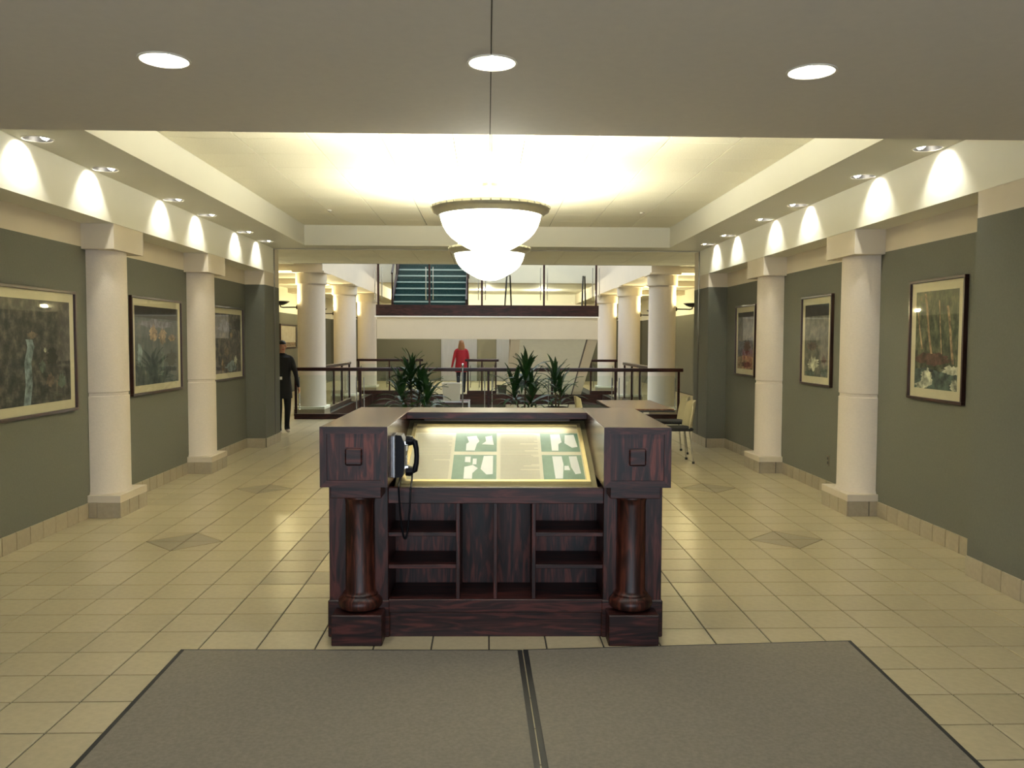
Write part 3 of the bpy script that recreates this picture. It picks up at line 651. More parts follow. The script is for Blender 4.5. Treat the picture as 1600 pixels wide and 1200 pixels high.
# ------------------------------------------------------------------ directory kiosk
KX, KY, KR = 0.033, 4.385, math.radians(-1.0)
kiosk = thing('directory_kiosk', 'dark oak directory kiosk with columns, open shelves and slanted directory panel', 'kiosk', (KX, KY, 0), KR)
I, Oo = 0.562, 0.912
for s in (-1, 1):
    a = MB(); x0, x1 = sorted((s * I, s * Oo))
    a.cbox(x0, x1, 0.014, 1.30, 0.857, 1.172, 0.003); arm = a.build('arm', M_WY, kiosk)
    # framed square on the front of the arm
    w = 0.036
    for (p, q) in (((x0, x1, 1.172 - w, 1.172), 0), ((x0, x1, 0.857, 0.857 + w), 0)):
        z0, z1 = p[2], p[3]; top = z1 > 1.1
        oz, iz = (z1, z0) if top else (z0, z1)
        f = MB(); f.prism([(x0, oz), (x1, oz), (x1 - w, iz), (x0 + w, iz)], 0.0, 0.016, 'y'); f.build('frame_rail', M_WX, arm)
    f = MB(); f.prism([(x0, 0.857), (x0, 1.172), (x0 + w, 1.172 - w), (x0 + w, 0.857 + w)], 0.0, 0.016, 'y'); f.build('frame_stile', M_WZ, arm)
    f = MB(); f.prism([(x1, 0.857), (x1, 1.172), (x1 - w, 1.172 - w), (x1 - w, 0.857 + w)], 0.0, 0.016, 'y'); f.build('frame_stile', M_WZ, arm)
    f = MB(); f.box(x0 + w - 0.004, x1 - w + 0.004, 0.009, 0.016, 0.857 + w - 0.004, 1.172 - w + 0.004); f.build('inset_panel', M_WPANEL, arm)
    xm = (x0 + x1) / 2; f = MB()
    f.prism([(xm - 0.05, 0.965), (xm + 0.05, 0.965), (xm + 0.05, 1.065), (xm - 0.05, 1.065)], 0.006, 0.012, 'y')
    f.cbox(xm - 0.045, xm + 0.045, -0.004, 0.010, 0.97, 1.06, 0.008); f.build('square_boss', M_WX, arm)
    # pier behind the column
    p = MB(); px0, px1 = sorted((s * 0.585, s * 0.905)); p.cbox(px0, px1, 0.195, 1.27, 0.0, 0.857, 0.003); pier = p.build('pier', M_WZ, kiosk)
    p = MB(); p.cbox(px0 - 0.008, px1 + 0.008, 0.186, 1.278, 0.0, 0.205, 0.006); p.build('base_moulding', M_WX, pier)
    # column with plinth and cap
    cx = s * 0.735; c = MB()
    c.lathe([(0.001, 0.165), (0.09, 0.168), (0.112, 0.18), (0.119, 0.2), (0.115, 0.222), (0.1, 0.238), (0.094, 0.243), (0.094, 0.252), (0.084, 0.26), (0.079, 0.275), (0.077, 0.74), (0.08, 0.765), (0.088, 0.775), (0.088, 0.79), (0.001, 0.79)], 40, (cx, 0.184, 0))
    cc = c.build('column', M_WSHAFT, kiosk, True)
    c = MB(); c.cbox(cx - 0.134, cx + 0.134, 0.05, 0.318, 0.0, 0.165, 0.004); c.build('column_plinth', M_WX, kiosk)
    c = MB(); c.cbox(cx - 0.134, cx + 0.134, 0.05, 0.318, 0.79, 0.857, 0.004); c.build('column_cap', M_WX, kiosk)
B = MB(); B.cbox(-I - 0.001, I + 0.001, 0.905, 1.30, 1.130, 1.172, 0.003); B.build('rear_bar', M_WX, kiosk)
B = MB(); B.box(-I, I, 1.24, 1.29, 0.0, 1.13); B.build('back_panel', M_WX, kiosk)
B = MB(); B.cbox(-0.585, 0.585, 0.195, 0.235, 0.735, 0.822, 0.003); B.build('top_rail', M_WX, kiosk)
B = MB(); B.cbox(-0.585, 0.585, 0.190, 0.60, 0.135, 0.209, 0.004); B.build('cabinet_floor', M_WX, kiosk)
B = MB(); B.cbox(-0.585, 0.585, 0.200, 0.24, 0.0, 0.14, 0.003); B.build('toe_board', M_WX, kiosk)
B = MB(); B.box(-0.585, 0.585, 0.235, 0.6, 0.745, 0.775); B.build('cabinet_top', M_WX, kiosk)
B = MB(); B.box(-0.585, 0.585, 0.52, 0.545, 0.2, 0.75); B.build('cabinet_back', M_WPANEL, kiosk)
for x in (-0.207, -0.003, 0.207):
    B = MB(); B.cbox(x - 0.0105, x + 0.0105, 0.205, 0.525, 0.205, 0.748, 0.002); B.build('divider', M_WZ, kiosk)
for (a, b) in ((-0.587, -0.2165), (0.2165, 0.587)):
    for z in (0.385, 0.563):
        B = MB(); B.cbox(a, b, 0.21, 0.525, z - 0.011, z + 0.011, 0.002); B.build('shelf', M_WX, kiosk)
# slanted directory board: local frame u along x, v up the slope
y0, z0, y1, z1 = 0.24, 0.795, 1.10, 1.105
sl_ = math.hypot(y1 - y0, z1 - z0); vy, vz = (y1 - y0) / sl_, (z1 - z0) / sl_
def bp(u, v, h=0.0): return (u, y0 + v * vy - h * vz, z0 + v * vz + h * vy)
def slab(mb, u0, u1, v0, v1, h0, h1, m=0):
    b = len(mb.v); mb.v += [bp(u, v, h) for h in (h0, h1) for v in (v0, v1) for u in (u0, u1)]
    for q in ((0, 2, 3, 1), (4, 5, 7, 6), (0, 1, 5, 4), (2, 6, 7, 3), (0, 4, 6, 2), (1, 3, 7, 5)): mb.f.append(tuple(b + i for i in q)); mb.m.append(m)
def flat(mb, pts, h, m=0): mb.face([bp(u, v, h) for u, v in pts], m)
B = MB(); slab(B, -I, I, 0.0, sl_, -0.02, 0.0); B.build('mount_board', M_OLIVE, kiosk)
U0, U1, V0, V1 = -0.506, 0.506, 0.105, 0.815
B = MB(); slab(B, U0, U1, V0, V1, 0.0, 0.006); panel = B.build('directory_sheet', M_PAPER, kiosk)
for (a, b, c, d) in ((U0 - 0.022, U1 + 0.022, V0 - 0.022, V0), (U0 - 0.022, U1 + 0.022, V1, V1 + 0.022), (U0 - 0.022, U0, V0, V1), (U1, U1 + 0.022, V0, V1)):
    B = MB(); slab(B, a, b, c, d, 0.0, 0.016); B.build('brass_frame', M_BRASS, panel)
def uv(u, v): return (U0 + u * (U1 - U0), V1 - v * (V1 - V0))
def prect(mb, u0, u1, v0, v1, h, m=0): flat(mb, [uv(u0, v1), uv(u1, v1), uv(u1, v0), uv(u0, v0)], h, m)
pr = MB(); prect(pr, 0.0, 1.0, 0.0, 0.14, 0.0066, 0)
rnd = random.Random(3)
u = 0.3
while u < 0.66:
    w = rnd.uniform(0.008, 0.03); prect(pr, u, min(u + w, 0.67), 0.07, 0.10, 0.0072, 1); u += w + 0.006
for (a, b) in ((0.01, 0.235), (0.515, 0.75)):
    v = 0.17
    while v < 0.96:
        e_ = rnd.uniform(0.5, 0.98) if rnd.random() < 0.3 else 0.98
        prect(pr, a + 0.008, a + (b - a) * e_, v, v + 0.0075, 0.0068, 2); v += 0.026 if v < 0.55 else 0.021
pr.build('printed_text', [M_PTAN, M_PWHITE, M_PLINE], panel, fix=False)
blobs = {0: [[(0.27, 0.2), (0.5, 0.15), (0.58, 0.45), (0.52, 0.6), (0.48, 0.95), (0.27, 0.95), (0.27, 0.6), (0.33, 0.5)], [(0.72, 0.2), (0.88, 0.14), (0.93, 0.65), (0.64, 0.62), (0.74, 0.45)]],
         1: [[(0.27, 0.08), (0.52, 0.06), (0.55, 0.5), (0.46, 0.6), (0.44, 0.95), (0.27, 0.95)], [(0.66, 0.1), (0.9, 0.08), (0.95, 0.75), (0.8, 0.8), (0.62, 0.55)]],
         2: [[(0.27, 0.08), (0.4, 0.08), (0.4, 0.32), (0.27, 0.3)], [(0.45, 0.16), (0.54, 0.16), (0.54, 0.4), (0.45, 0.4)], [(0.27, 0.5), (0.46, 0.42), (0.58, 0.55), (0.46, 0.75), (0.46, 0.96), (0.27, 0.96)], [(0.7, 0.05), (0.92, 0.04), (0.92, 0.78), (0.78, 0.8), (0.64, 0.58)]],
         3: [[(0.26, 0.06), (0.5, 0.06), (0.52, 0.4), (0.46, 0.95), (0.28, 0.95)], [(0.54, 0.45), (0.64, 0.45), (0.67, 0.62), (0.52, 0.62)], [(0.68, 0.06), (0.88, 0.05), (0.92, 0.75), (0.78, 0.78), (0.7, 0.5)]]}
for k, (a, b, c, d) in enumerate(((0.25, 0.5, 0.15, 0.5), (0.765, 0.995, 0.15, 0.5), (0.25, 0.5, 0.56, 0.985), (0.765, 0.995, 0.56, 0.985))):
    im = MB(); prect(im, a, b, c, d, 0.0068, 0)
    for poly in blobs[k]:
        pts = [(a + (b - a) * (p[0]), c + (d - c) * p[1]) for p in poly]
        flat(im, [uv(*q) for q in pts][::-1], 0.0074, 1)
    im.build('printed_floor_plan', [M_PGREEN, M_PWHITE], panel, fix=False)
# strip lamp tucked under the rear bar
lmp = thing('strip_lamp', 'slim strip lamp under the rear bar of the kiosk', 'lamp', (KX, KY, 0), KR)
B = MB(); B.cbox(-0.46, 0.46, 0.945, 0.985, 1.112, 1.129, 0.004); B.build('housing', M_DARKMETAL, lmp)
l = bpy.data.lights.new('tube_light', 'AREA'); l.shape = 'RECTANGLE'; l.size = 0.88; l.size_y = 0.03; l.energy = 1.25; l.color = (1, 0.97, 0.8)
link('tube_light', l, lmp, (0, 0.955, 1.109), (math.radians(-28), 0, 0))

# ------------------------------------------------------------------ pay phone on the inner face of the kiosk arm
ph = thing('payphone', 'black pay phone with handset on the inner side of the kiosk arm', 'telephone', (KX - I * math.cos(KR) + 0.004, KY + 0.31, 0.985), KR)
B = MB(); B.cbox(0.0, 0.012, -0.075, 0.085, -0.115, 0.115, 0.003); bk = B.build('backplate', M_STEEL, ph)
st = MB(); st.lathe([(0.001, 0.016), (0.004, 0.015), (0.005, 0.011)], 8, axis='x'); stm = st.mesh('stud', M_CHROME, True)
for k in range(9):
    link('stud', stm, bk, (0, -0.068, -0.1 + k * 0.025)); link('stud', stm, bk, (0, 0.078, -0.1 + k * 0.025))
B = MB(); B.prism([(0.012, -0.118), (0.05, -0.112), (0.062, -0.06), (0.062, 0.07), (0.045, 0.115), (0.012, 0.118)], -0.06, 0.072, 'y'); B.build('housing', M_BLACK, ph)
B = MB()
for i in range(3):
    for j in range(4): B.cbox(0.061, 0.066, 0.018 + i * 0.016, 0.030 + i * 0.016, -0.02 - j * 0.018, -0.007 - j * 0.018, 0.001)
B.build('keypad', M_STEEL, ph)
B = MB(); B.cbox(0.06, 0.067, 0.012, 0.064, 0.02, 0.075, 0.002); B.build('instruction_card', M_WHITE, ph)
for z in (-0.062, 0.072):
    B = MB(); B.cbox(0.058, 0.084, -0.05, -0.012, z - 0.01, z + 0.012, 0.003); B.build('cradle', M_CHROME, ph)
B = MB()
B.tube([(0.098, -0.03, -0.088), (0.116, -0.03, -0.078), (0.124, -0.03, -0.04), (0.126, -0.03, 0.0), (0.124, -0.03, 0.04), (0.116, -0.03, 0.078), (0.098, -0.03, 0.09)], [0.013, 0.0165, 0.014, 0.0135, 0.014, 0.0165, 0.013], 12)
B.lathe([(0.001, 0.068), (0.027, 0.068), (0.029, 0.085), (0.024, 0.106), (0.001, 0.11)], 20, (0, -0.03, 0.085), 0, axis='x'); B.lathe([(0.001, 0.066), (0.027, 0.066), (0.029, 0.085), (0.024, 0.106), (0.001, 0.11)], 20, (0, -0.03, -0.083), 0, axis='x')
B.build('handset', M_BLACK, ph, True)
pts = []
for k in range(17):
    a = k / 16; pts.append((0.045 + 0.062 * a, -0.175 + 0.012 * math.sin(PI * a), -0.17 - 0.26 * math.sin(PI * a) ** 0.7))
path = [(0.035, -0.02, -0.115), (0.036, -0.07, -0.135), (0.04, -0.14, -0.135), (0.043, -0.172, -0.15)] + pts + [(0.108, -0.172, -0.15), (0.108, -0.13, -0.13), (0.104, -0.06, -0.11), (0.1, -0.03, -0.096)]
B = MB(); B.tube(path, 0.0055, 8); B.build('cord', M_BLACK, ph, True)

# ------------------------------------------------------------------ entrance mats
def mat_obj(label, A, Bc, D, Cc, zlift=0.0):
    """mat from its four floor corners: far left, far right, near right, near left"""
    o = Vector((*A, 0)); t = thing('entrance_mat', label, 'mat', (A[0], A[1], zlift), 0, 'entrance mats')
    P = [Vector((*p, 0)) - o for p in (A, Bc, D, Cc)]
    def at(u, v): return (P[0] * (1 - u) + P[1] * u) * (1 - v) + (P[3] * (1 - u) + P[2] * u) * v
    def slab4(u0, u1, v0, v1, h, m, nm):
        c = [at(u0, v1), at(u1, v1), at(u1, v0), at(u0, v0)]; b_ = MB(); b_.prism([(q.x, q.y) for q in c], 0.0, h, 'z'); b_.build(nm, m, t)
    e, f = 0.014, 0.010
    slab4(e, 1 - e, f, 1 - f, 0.011, M_CARPET, 'carpet')
    slab4(0, 1, 0, f, 0.007, M_RUBBER, 'rubber_edge'); slab4(0, 1, 1 - f, 1, 0.007, M_RUBBER, 'rubber_edge'); slab4(0, e, f, 1 - f, 0.007, M_RUBBER, 'rubber_edge'); slab4(1 - e, 1, f, 1 - f, 0.007, M_RUBBER, 'rubber_edge')
mat_obj('grey carpet entrance mat in front of the phone side of the kiosk', (-1.605, 4.405), (0.172, 4.362), (0.205, 2.3), (-1.565, 2.3))
mat_obj('grey carpet entrance mat reaching toward the portrait pictures', (0.178, 4.368), (1.957, 4.47), (1.835, 2.3), (0.212, 2.3))

# ------------------------------------------------------------------ framed pictures
def picture(label, sgn, ya, yb, za, zb, art, strokes=None, fw=0.024, bd=0.075, depth=0.035, X=None, name='framed_picture', group=None):
    """a framed print flat against a side wall; local frame: x out of the wall, y along it, z up, origin at lower near corner"""
    X = sgn * WX if X is None else X
    t = thing(name, label, 'picture', (X, ya, za), 0, group)
    W, H = yb - ya, zb - za; s = -sgn
    def bx(mb, x0, x1, a, b, c, d, ch=0.003): mb.cbox(min(s * x0, s * x1), max(s * x0, s * x1), a, b, c, d, ch)
    for (a, b, c, d) in ((0, W, 0, fw), (0, W, H - fw, H), (0, fw, fw, H - fw), (W - fw, W, fw, H - fw)):
        m = MB(); bx(m, 0.0, depth, a, b, c, d); m.build('frame_bar', M_FRAME, t)
    m = MB(); bx(m, 0.004, 0.014, fw, W - fw, fw, H - fw, 0.001); m.build('matboard', M_MATBOARD, t)
    pr = MB(); e0 = fw + bd; pw, phh = W - 2 * e0, H - 2 * e0
    def P(u, v, h): return (s * h, e0 + u * pw, e0 + v * phh)
    pr.face([P(0, 0, 0.0155), P(1, 0, 0.0155), P(1, 1, 0.0155), P(0, 1, 0.0155)], 0); mats = [art]; h = 0.0158
    for (mt, poly) in (strokes or []):
        if mt not in mats: mats.append(mt)
        h += 0.00008; pr.face([P(u_, v_, h) for u_, v_ in poly], mats.index(mt))
    pr.build('print', mats, t, fix=False)
    m = MB(); m.box(s * 0.021, s * 0.023, fw, W - fw, fw, H - fw); m.build('pane', M_PANE, t)
def ink(name, c):
    d = tuple(v * 0.58 for v in c); e_ = tuple(min(255, v * 1.22) for v in c)
    return MATS.get(name) or painting(name, [(0.36, d), (0.5, tuple(v * 0.95 for v in c)), (0.66, e_)], 13, len(name) * 1.37, detail=6)
def ribbon(pts, w):
    L = [(u - w / 2, v) for u, v in pts]; R_ = [(u + w / 2, v) for u, v in pts][::-1]; return L + R_
def blob(cx, cy, rx, ry, n=34, j=0.42, seed=0):
    q = random.Random(seed); return [(cx + rx * math.cos(2 * PI * k / n) * q.uniform(1 - j, 1 + j * 0.4), cy + ry * math.sin(2 * PI * k / n) * q.uniform(1 - j, 1 + j * 0.4)) for k in range(n)]
def clampu(poly): return [(min(1, max(0, u)), min(1, max(0, v))) for u, v in poly]
F_BLUE = ink('print_waterfall', (124, 140, 140)); F_TAN = ink('print_tan_trunk', (156, 130, 98)); F_FOAM = ink('print_foam', (196, 196, 170)); F_RUST = ink('print_rust', (88, 62, 50)); F_ROCK = ink('print_rock', (108, 92, 78)); F_TEAL = ink('print_teal_water', (84, 98, 88)); F_DK = ink('print_dark', (36, 38, 34)); F_LAV = ink('print_lavender', (104, 104, 112))
A1 = painting('print_forest_dark', [(0.34, (34, 38, 38)), (0.5, (62, 64, 58)), (0.62, (96, 92, 84)), (0.74, (132, 112, 92))], 12, 1.3)
A2 = painting('print_canyon_blue', [(0.3, (38, 46, 46)), (0.48, (66, 78, 78)), (0.6, (92, 96, 92)), (0.75, (120, 112, 92))], 8, 4.1, (1, 1, 0.6))
A3 = painting('print_rapids', [(0.32, (40, 42, 40)), (0.5, (78, 76, 74)), (0.62, (116, 104, 92)), (0.75, (150, 132, 108))], 11, 7.7)
A4 = painting('print_birches', [(0.34, (42, 50, 36)), (0.5, (70, 80, 56)), (0.63, (104, 106, 78)), (0.76, (140, 124, 92))], 20, 2.2, (1, 1, 0.6))
A5 = painting('print_misty_stream', [(0.32, (72, 74, 64)), (0.5, (104, 104, 92)), (0.64, (130, 126, 108)), (0.78, (150, 142, 116))], 13, 5.5)
A6 = painting('print_dusk_meadow', [(0.32, (78, 78, 76)), (0.5, (108, 104, 100)), (0.64, (138, 128, 116)), (0.78, (160, 146, 122))], 9, 9.1)
G1 = 'framed nature prints'
picture('framed print of a narrow waterfall among dark rocks', -1, 6.13, 7.535, 1.0, 2.03, A1,
        [(F_BLUE, ribbon([(0.42, 0.0), (0.45, 0.2), (0.44, 0.4), (0.48, 0.55), (0.46, 0.62)], 0.085)), (F_ROCK, clampu(blob(0.72, 0.22, 0.06, 0.07, seed=1))), (F_FOAM, blob(0.66, 0.52, 0.02, 0.025, seed=2)), (F_TEAL, blob(0.62, 0.36, 0.05, 0.06, seed=3)), (F_TEAL, blob(0.88, 0.2, 0.06, 0.08, seed=4)), (F_ROCK, blob(0.5, 0.66, 0.07, 0.04, seed=5)), (F_DK, clampu(blob(0.75, 0.45, 0.08, 0.1, seed=6)))], group=G1)
picture('framed print of tan rock spires over a blue stream', -1, 8.69, 10.1, 1.04, 2.065, A2,
        [(F_DK, clampu([(0, 0.86), (1, 0.84), (1, 1), (0, 1)])), (F_LAV, clampu(blob(0.5, 0.78, 0.5, 0.06, seed=9))), (F_TAN, blob(0.4, 0.66, 0.1, 0.12, seed=7)), (F_TAN, blob(0.62, 0.62, 0.1, 0.11, seed=8)), (F_TAN, blob(0.84, 0.6, 0.1, 0.05, seed=12)), (F_BLUE, clampu(blob(0.1, 0.38, 0.06, 0.16, seed=10))), (F_TEAL, ribbon([(0.58, 0.1), (0.62, 0.3), (0.6, 0.42)], 0.07)), (F_DK, clampu(blob(0.82, 0.32, 0.14, 0.12, seed=11)))], group=G1)
picture('framed print of boulders above blue rapids, partly behind a column', -1, 11.21, 12.62, 1.06, 2.072, A3,
        [(F_LAV, clampu(blob(0.4, 0.78, 0.24, 0.12, seed=13))), (F_DK, clampu(blob(0.88, 0.82, 0.16, 0.14, seed=14))), (F_TAN, blob(0.62, 0.64, 0.05, 0.06, seed=15)), (F_BLUE, clampu(blob(0.62, 0.1, 0.22, 0.1, seed=16))), (F_FOAM, blob(0.78, 0.2, 0.07, 0.08, seed=17)), (F_ROCK, blob(0.45, 0.35, 0.1, 0.08, seed=18)), (F_TAN, clampu(blob(0.3, 0.12, 0.05, 0.14, seed=19)))], group=G1)
picture('framed print of bare birch trunks over a foaming creek', 1, 6.34, 7.19, 1.14, 2.135, A4,
        [(F_RUST, clampu(blob(0.55, 0.31, 0.5, 0.07, seed=20))), (F_TEAL, clampu([(0, 0), (1, 0), (1, 0.2), (0.7, 0.22), (0.4, 0.18), (0, 0.22)])), (F_FOAM, clampu(blob(0.7, 0.12, 0.16, 0.1, seed=21))), (F_FOAM, clampu(blob(0.1, 0.2, 0.24, 0.05, seed=22))), (F_FOAM, clampu(blob(0.82, 0.03, 0.18, 0.05, seed=23))), (F_FOAM, clampu(blob(0.05, 0.05, 0.12, 0.06, seed=24)))]
        + [(F_TAN, ribbon(p, w)) for p, w in (([(0.10, 0.26), (0.16, 0.5), (0.2, 0.7), (0.25, 0.84)], 0.05), ([(0.60, 0.36), (0.68, 0.6), (0.73, 0.84), (0.78, 0.98)], 0.05), ([(0.36, 0.36), (0.4, 0.6), (0.44, 0.9)], 0.025), ([(0.82, 0.4), (0.9, 0.62), (0.95, 0.8)], 0.035))], group=G1)
picture('framed print of a misty stream between pale boulders', 1, 8.83, 9.70, 1.138, 2.128, A5,
        [(F_DK, clampu([(0, 0.84), (1, 0.84), (1, 1), (0, 1)])), (F_ROCK, blob(0.68, 0.42, 0.26, 0.06, seed=30)), (F_FOAM, clampu(blob(0.62, 0.18, 0.26, 0.1, seed=31))), (F_RUST, blob(0.16, 0.24, 0.1, 0.06, seed=32)), (F_TEAL, clampu(blob(0.15, 0.06, 0.16, 0.06, seed=33))), (F_TEAL, clampu(blob(0.75, 0.04, 0.2, 0.05, seed=34)))], group=G1)  # dark top band is a reflection in the glass, painted into the print
picture('framed print of a dark tree mass at dusk over a tan meadow', 1, 11.38, 12.29, 1.135, 2.128, A6,
        [(F_DK, clampu([(0, 0.92), (1, 0.92), (1, 1), (0, 1)])), (F_LAV, clampu([(0, 0.28), (0, 0.56), (0.35, 0.54), (0.7, 0.48), (0.95, 0.5), (0.95, 0.26), (0.5, 0.24)])), (F_DK, blob(0.4, 0.4, 0.22, 0.14, seed=40)), (F_TAN, clampu([(0, 0), (1, 0), (1, 0.2), (0.6, 0.24), (0, 0.22)])), (F_RUST, clampu(blob(0.4, 0.08, 0.4, 0.05, seed=41)))], group=G1)
AP = painting('poster_pale', [(0.35, (206, 196, 166)), (0.6, (224, 218, 196))], 5, 3.0)
picture('pale framed poster on the aisle wall behind the person in black', -1, 25.6, 27.7, 1.35, 2.1, AP, [(F_TAN, [(0.0, 0.0), (1, 0.0), (1, 0.2), (0, 0.2)])], X=-AX, fw=0.05, bd=0.02)

# outlet and thermostat on the wall of portrait pictures
t = thing('wall_outlet', 'small brown outlet plate low on the wall under the portrait pictures', 'outlet', (WX, 8.9, 0.30))
m = MB(); m.cbox(-0.006, 0, -0.036, 0.036, 0, 0.115, 0.002); m.build('cover_plate', M_OUTLET, t)
for z in (0.034, 0.08):
    m = MB(); m.cbox(-0.009, -0.005, -0.016, 0.016, z - 0.014, z + 0.014, 0.001); m.build('socket', M_RUBBER, t)
t = thing('wall_switch', 'tiny steel key switch on the wall beside the birch print', 'switch', (WX, 6.19, 1.80))
m = MB(); m.cbox(-0.006, 0, -0.018, 0.018, 0, 0.07, 0.002); m.build('cover_plate', M_WALL, t)
m = MB(); m.lathe([(0.001, -0.02), (0.008, -0.019), (0.009, -0.005), (0.009, 0)], 12, (0, 0, 0.035), 0, axis='x'); m.build('key_barrel', M_CHROME, t, True)

# ------------------------------------------------------------------ table and chairs behind the kiosk
tb = thing('cafe_table', 'rectangular oak cafe table with dark edge behind the kiosk', 'table', (2.02, 11.78, 0))
m = MB(); m.cbox(-0.40, 0.40, -0.83, 0.83, 0.715, 0.74, 0.004); m.build('table_top', M_TABLE, tb)
m = MB(); m.box(-0.404, 0.404, -0.834, 0.834, 0.70, 0.722); m.build('edge_band', M_RUBBER, tb)
for y in (-0.45, 0.45):
    m = MB(); m.lathe([(0.001, 0.0), (0.24, 0.0), (0.24, 0.015), (0.05, 0.04), (0.035, 0.07), (0.035, 0.70), (0.12, 0.70), (0.001, 0.701)], 24, (0, y, 0)); m.build('pedestal', M_DARKMETAL, tb, True)
def chair(label, x, y, rz):
    t = thing('cafe_chair', label, 'chair', (x, y, 0), rz, 'cream shell chairs at the cafe table')     # faces local +y
    b = MB(); n = 10
    def pt(i, j, off):
        a = (i / n - 0.5) * 2; zz = 0.46 + 0.37 * j / 6
        w = 0.20 + 0.02 * math.sin(PI * j / 6) - 0.05 * (j / 6) ** 4
        return (a * w, -0.20 - 0.055 * (j / 6) + 0.07 * a * a + off, zz - 0.03 * (a ** 4) * (j / 6))
    for off, fl_ in ((0.0, 1), (-0.014, -1)):
        for i in range(n):
            for j in range(6): b.face([pt(i, j, off), pt(i + 1, j, off), pt(i + 1, j + 1, off), pt(i, j + 1, off)])
    for i in range(n): b.face([pt(i, 6, 0), pt(i + 1, 6, 0), pt(i + 1, 6, -0.014), pt(i, 6, -0.014)]); b.face([pt(i, 0, 0), pt(i + 1, 0, 0), pt(i + 1, 0, -0.014), pt(i, 0, -0.014)])
    for i in (0, n):
        for j in range(6): b.face([pt(i, j, 0), pt(i, j + 1, 0), pt(i, j + 1, -0.014), pt(i, j, -0.014)])
    b.build('backrest', M_CHAIR, t, True)
    m = MB(); m.cbox(-0.21, 0.21, -0.20, 0.21, 0.43, 0.475, 0.018); m.build('seat', M_SEAT, t, True)
    for sx in (-1, 1):
        for sy in (-1, 1):
            m = MB(); m.tube([(sx * 0.17, sy * 0.15, 0.435), (sx * 0.2, sy * 0.2, 0.02)], 0.011, 8); lg = m.build('leg', M_CHROME, t, True)
            m = MB(); m.cyl(sx * 0.2, sy * 0.2, 0, 0.03, 0.018, 10); m.build('glide', M_RUBBER, lg)
chair('cream shell chair at the table end nearest the kiosk, its back toward the portrait pictures', 2.52, 11.32, PI / 2)
chair('cream shell chair beyond the table corner on the portrait picture side', 2.66, 12.25, PI / 2)
chair('cream shell chair on the plant side of the table', 1.5, 12.15, -PI / 2)

# ------------------------------------------------------------------ dracaena plants
leafs = []
for k in range(4):
    L = [0.36, 0.42, 0.3, 0.34][k]; dr_ = [0.9, 1.25, 0.5, 1.6][k]; m = MB(); n = 7; a = 0.95 - 0.12 * k; p = Vector((0.012, 0, 0)); prev = None
    for i in range(n + 1):
        tq = i / n; w = 0.032 * math.sin(PI * (0.12 + 0.88 * tq)) ** 0.8 * (1 - tq * 0.25) + 0.001
        ang = a - dr_ * tq ** 1.3
        q = (p + Vector((0, -w, 0.004)), p + Vector((0, 0, -0.003)), p + Vector((0, w, 0.004)))
        if prev:
            m.face([prev[0], q[0], q[1], prev[1]]); m.face([prev[1], q[1], q[2], prev[2]])
        prev = q; p = p + Vector((math.cos(ang), 0, math.sin(ang))) * (L / n)
    leafs.append(m.mesh('leaf', M_LEAF, True))
def dracaena(label, x, y, canes, seed, spread=1.0):
    q = random.Random(seed); t = thing('potted_dracaena', label, 'plant', (x, y, 0), 0, 'dracaenas in front of the atrium railing')
    m = MB(); m.lathe([(0.001, 0.0), (0.16, 0.0), (0.20, 0.36), (0.215, 0.37), (0.215, 0.41), (0.195, 0.41), (0.19, 0.36), (0.001, 0.36)], 28); m.build('pot', M_POT, t, True)
    m = MB(); m.cyl(0, 0, 0.355, 0.375, 0.188, 20); m.build('soil', M_SOIL, t)
    for (cx, cy, h, nl) in canes:
        m = MB(); m.tube([(cx * 0.4, cy * 0.4, 0.36), (cx * 0.8, cy * 0.8, 0.36 + (h - 0.36) * 0.5), (cx, cy, h)], 0.016, 8); m.build('cane', M_CANE, t, True)
        for i in range(nl):
            f_ = i / nl; z = h - (0.34 if nl > 18 else 0.2) * (1 - f_) + 0.02
            az = i * 2.4 + q.uniform(-0.3, 0.3); lf_ = link('leaf', leafs[q.choice((0, 1, 1, 3)) if f_ < 0.7 else q.choice((0, 2, 2))], t, (cx, cy, z))
            lf_.rotation_euler = (q.uniform(-0.2, 0.2), -0.75 * f_ ** 2 * q.uniform(0.5, 1.2) + (0.35 if f_ < 0.4 else 0), az); sc = spread * q.uniform(1.05, 1.45); lf_.scale = (sc, sc, sc)
dracaena('bushy potted dracaena standing by the railing on the phone side', -1.31, 15.0, [(-0.05, 0, 1.06, 34), (0.12, 0.06, 0.88, 30), (-0.2, -0.05, 0.78, 28), (0.24, -0.06, 0.68, 26)], 5)
dracaena('potted dracaena with spiky crown rising just beyond the kiosk centre', 0.62, 14.75, [(0.04, 0, 1.1, 34), (-0.16, 0.04, 0.82, 26), (0.14, 0.03, 0.76, 24)], 8)
dracaena('slim two-stemmed potted dracaena beside the spiky-crowned one', 1.26, 15.5, [(-0.03, 0, 0.98, 30), (0.07, 0.05, 0.76, 20)], 11, 0.92)

